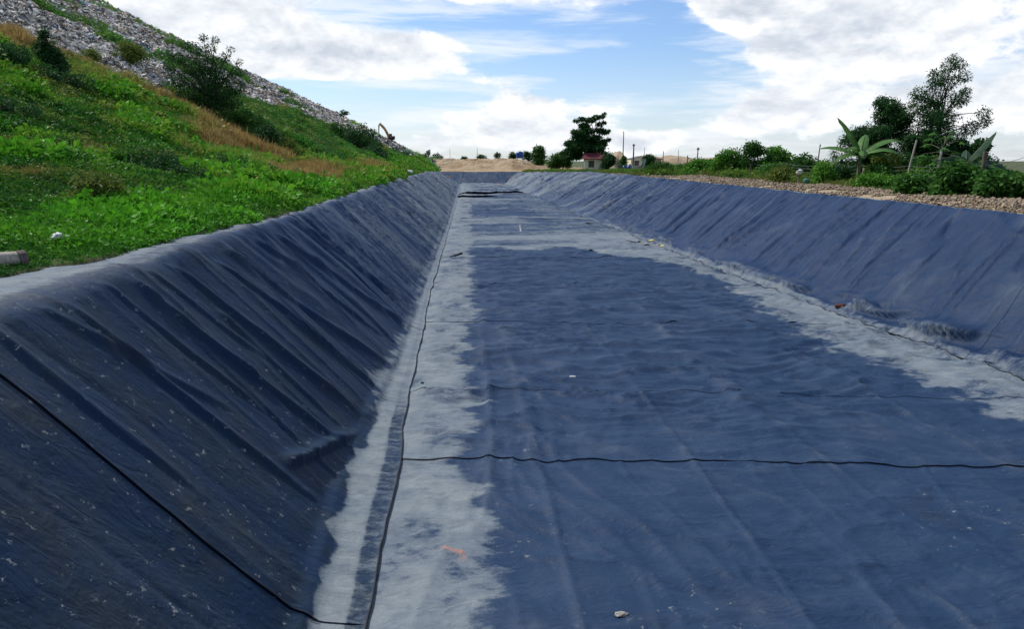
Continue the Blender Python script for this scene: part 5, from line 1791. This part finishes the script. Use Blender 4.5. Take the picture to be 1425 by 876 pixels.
pebble('stone', (-.98, 13.8, fz(-.98, 13.8) + .02), (.075, .06, .07), 'black', 'black pebble on the dusty strip near the second floor seam', 'stone', 601)
pebble('stone', (-6.35, 11.75, on(-6.35, 11.75)[2] + .10), (.30, .24, .30), 'white', 'pale whitish stone half hidden in the green slope', 'stone', 602)
pebble('stone', (-6.3, 77.8, on(-6.3, 77.8)[2] + .2), (.8, .6, .6), 'white', 'white lump at the grass edge near the far end of the left bank', 'stone', 603)
pebble('stone', (-6.55, 46.6, on(-6.55, 46.6)[2] + .12), (.55, .35, .35), 'white', 'white lump in the grass just above the left rim', 'stone', 604)
pebble('litter', (2.0, 14.3, fz(2.0, 14.3) + .02), (.13, .07, .05), 'white', 'scrap of white litter in the middle of the dark floor', 'litter', 605)
pebble('litter', (1.42, 6.45, fz(1.42, 6.45) + .01), (.16, .09, .06), 'concrete', 'pale lump of mud at the bottom edge of the floor', 'litter', 606)
pebble('litter', (5.85, 36.0, fz(5.85, 36.0) + .03), (.22, .16, .10), 'black', 'black scrap on the dusty far part of the floor', 'litter', 607)
pebble('clay_lump', (10.95, 20.9, -2.76), (.50, .34, .20), 'clay', 'red clay lump showing in a gap of the slack sheet at the right toe', 'soil', 608)
pebble('litter', (8.2, 52.0, fz(8.2, 52.0) + .05), (.5, .25, .16), 'black', 'dark scrap at the right toe, in the far half of the channel', 'litter', 609)


def rod(name, pts, r, mat, label, cat, mat2=None):
    c = np.mean(np.array(pts), axis=0)
    o = empty(name, tuple(map(float, pts[0])), label, cat)
    q = np.array(pts) - np.array(pts[0])
    mb = MB(); mb.tube(q, r, 8); mb.build('shaft', M[mat], o, True)
    mb = MB(); mb.tube([q[-1] * .93, q[-1] * 1.01], r * 1.12, 8); mb.build('end_cap', M[mat2 or 'black'], o, True)
    return o


rod('pipe', [(8.6, 40.6, ZF + .10), (9.05, 39.4, ZF + .10)], .07, 'white', 'short white pipe with a black end lying at the right toe', 'pipe')
rod('driftwood', [(-.98, 34.0, ZF + .06), (-.7, 34.3, ZF + .12), (-.45, 34.1, ZF + .22)], .05, 'black', 'black twisted stick on the dusty left strip of the floor', 'stick')
rod('peg', [(3.05, 45.6, ZF + .05), (3.0, 45.6, ZF + .50)], .05, 'white', 'small white peg standing in the middle of the far floor', 'peg', 'white')
rod('log', [(-6.75, 9.3, .14), (-6.35, 9.85, .17), (-6.02, 10.25, .15)], .115, 'palewood', 'weathered pale log lying in the weeds at the left picture edge', 'log', 'wood')
# yellow scrap beside the pipe
o = empty('scrap_heap', (9.45, 38.5, ZF + .03), 'little heap of yellow and tan scraps at the right toe', 'litter')
r = np.random.RandomState(9)
for k in range(5):
    mb = MB(); c_ = clod(700 + k, M['yellow'])
    s = .16 + .1 * r.rand()
    mb.add([(v.co[0] * s * 1.6 + r.rand() * 0 + (k - 2) * .22, v.co[1] * s * 2 - k * .35 + .6, v.co[2] * s * .8 + .05 + (.22 if k == 2 else 0)) for v in c_.vertices], [tuple(p.vertices) for p in c_.polygons])
    mb.build('scrap', M['yellow' if k % 2 == 0 else 'concrete'], o)
# litter at the far end
for k, (x, y, s, mt, lb) in enumerate(((5.0, 141, .9, 'orange', 'reddish litter at the foot of the far end wall, on the right'), (5.4, 137, .7, 'pink', 'pinkish litter nearest the far end wall corner'),
                                       (2.2, 144, .8, 'white', 'white litter at the middle of the far end wall foot'), (-.6, 143, .7, 'concrete', 'brownish lump at the left of the far end wall foot'))):
    pebble('litter', (x, y, ZF + .1), (s, s * .8, s * .35), mt, lb, 'litter', 620 + k)

# a bird far off over the mound
o = empty('bird', (-36, 90, 19.6), 'tiny dark bird flying in front of the clouds above the mound', 'bird')
mb = MB(); mb.tube([(-.22, 0, 0), (-.08, 0, .01), (.08, 0, .02), (.2, 0, .03)], [.01, .05, .05, .02], 7); mb.build('body', M['black'], o, True)
for s in (-1, 1):
    mb = MB(); mb.add([(-.08, 0, .02), (.08, 0, .02), (.10, s * .22, .14), (-.04, s * .22, .14), (-.05, s * .48, .10)], [(0, 1, 2, 3), (3, 2, 4)]); mb.build('wing', M['black'], o)
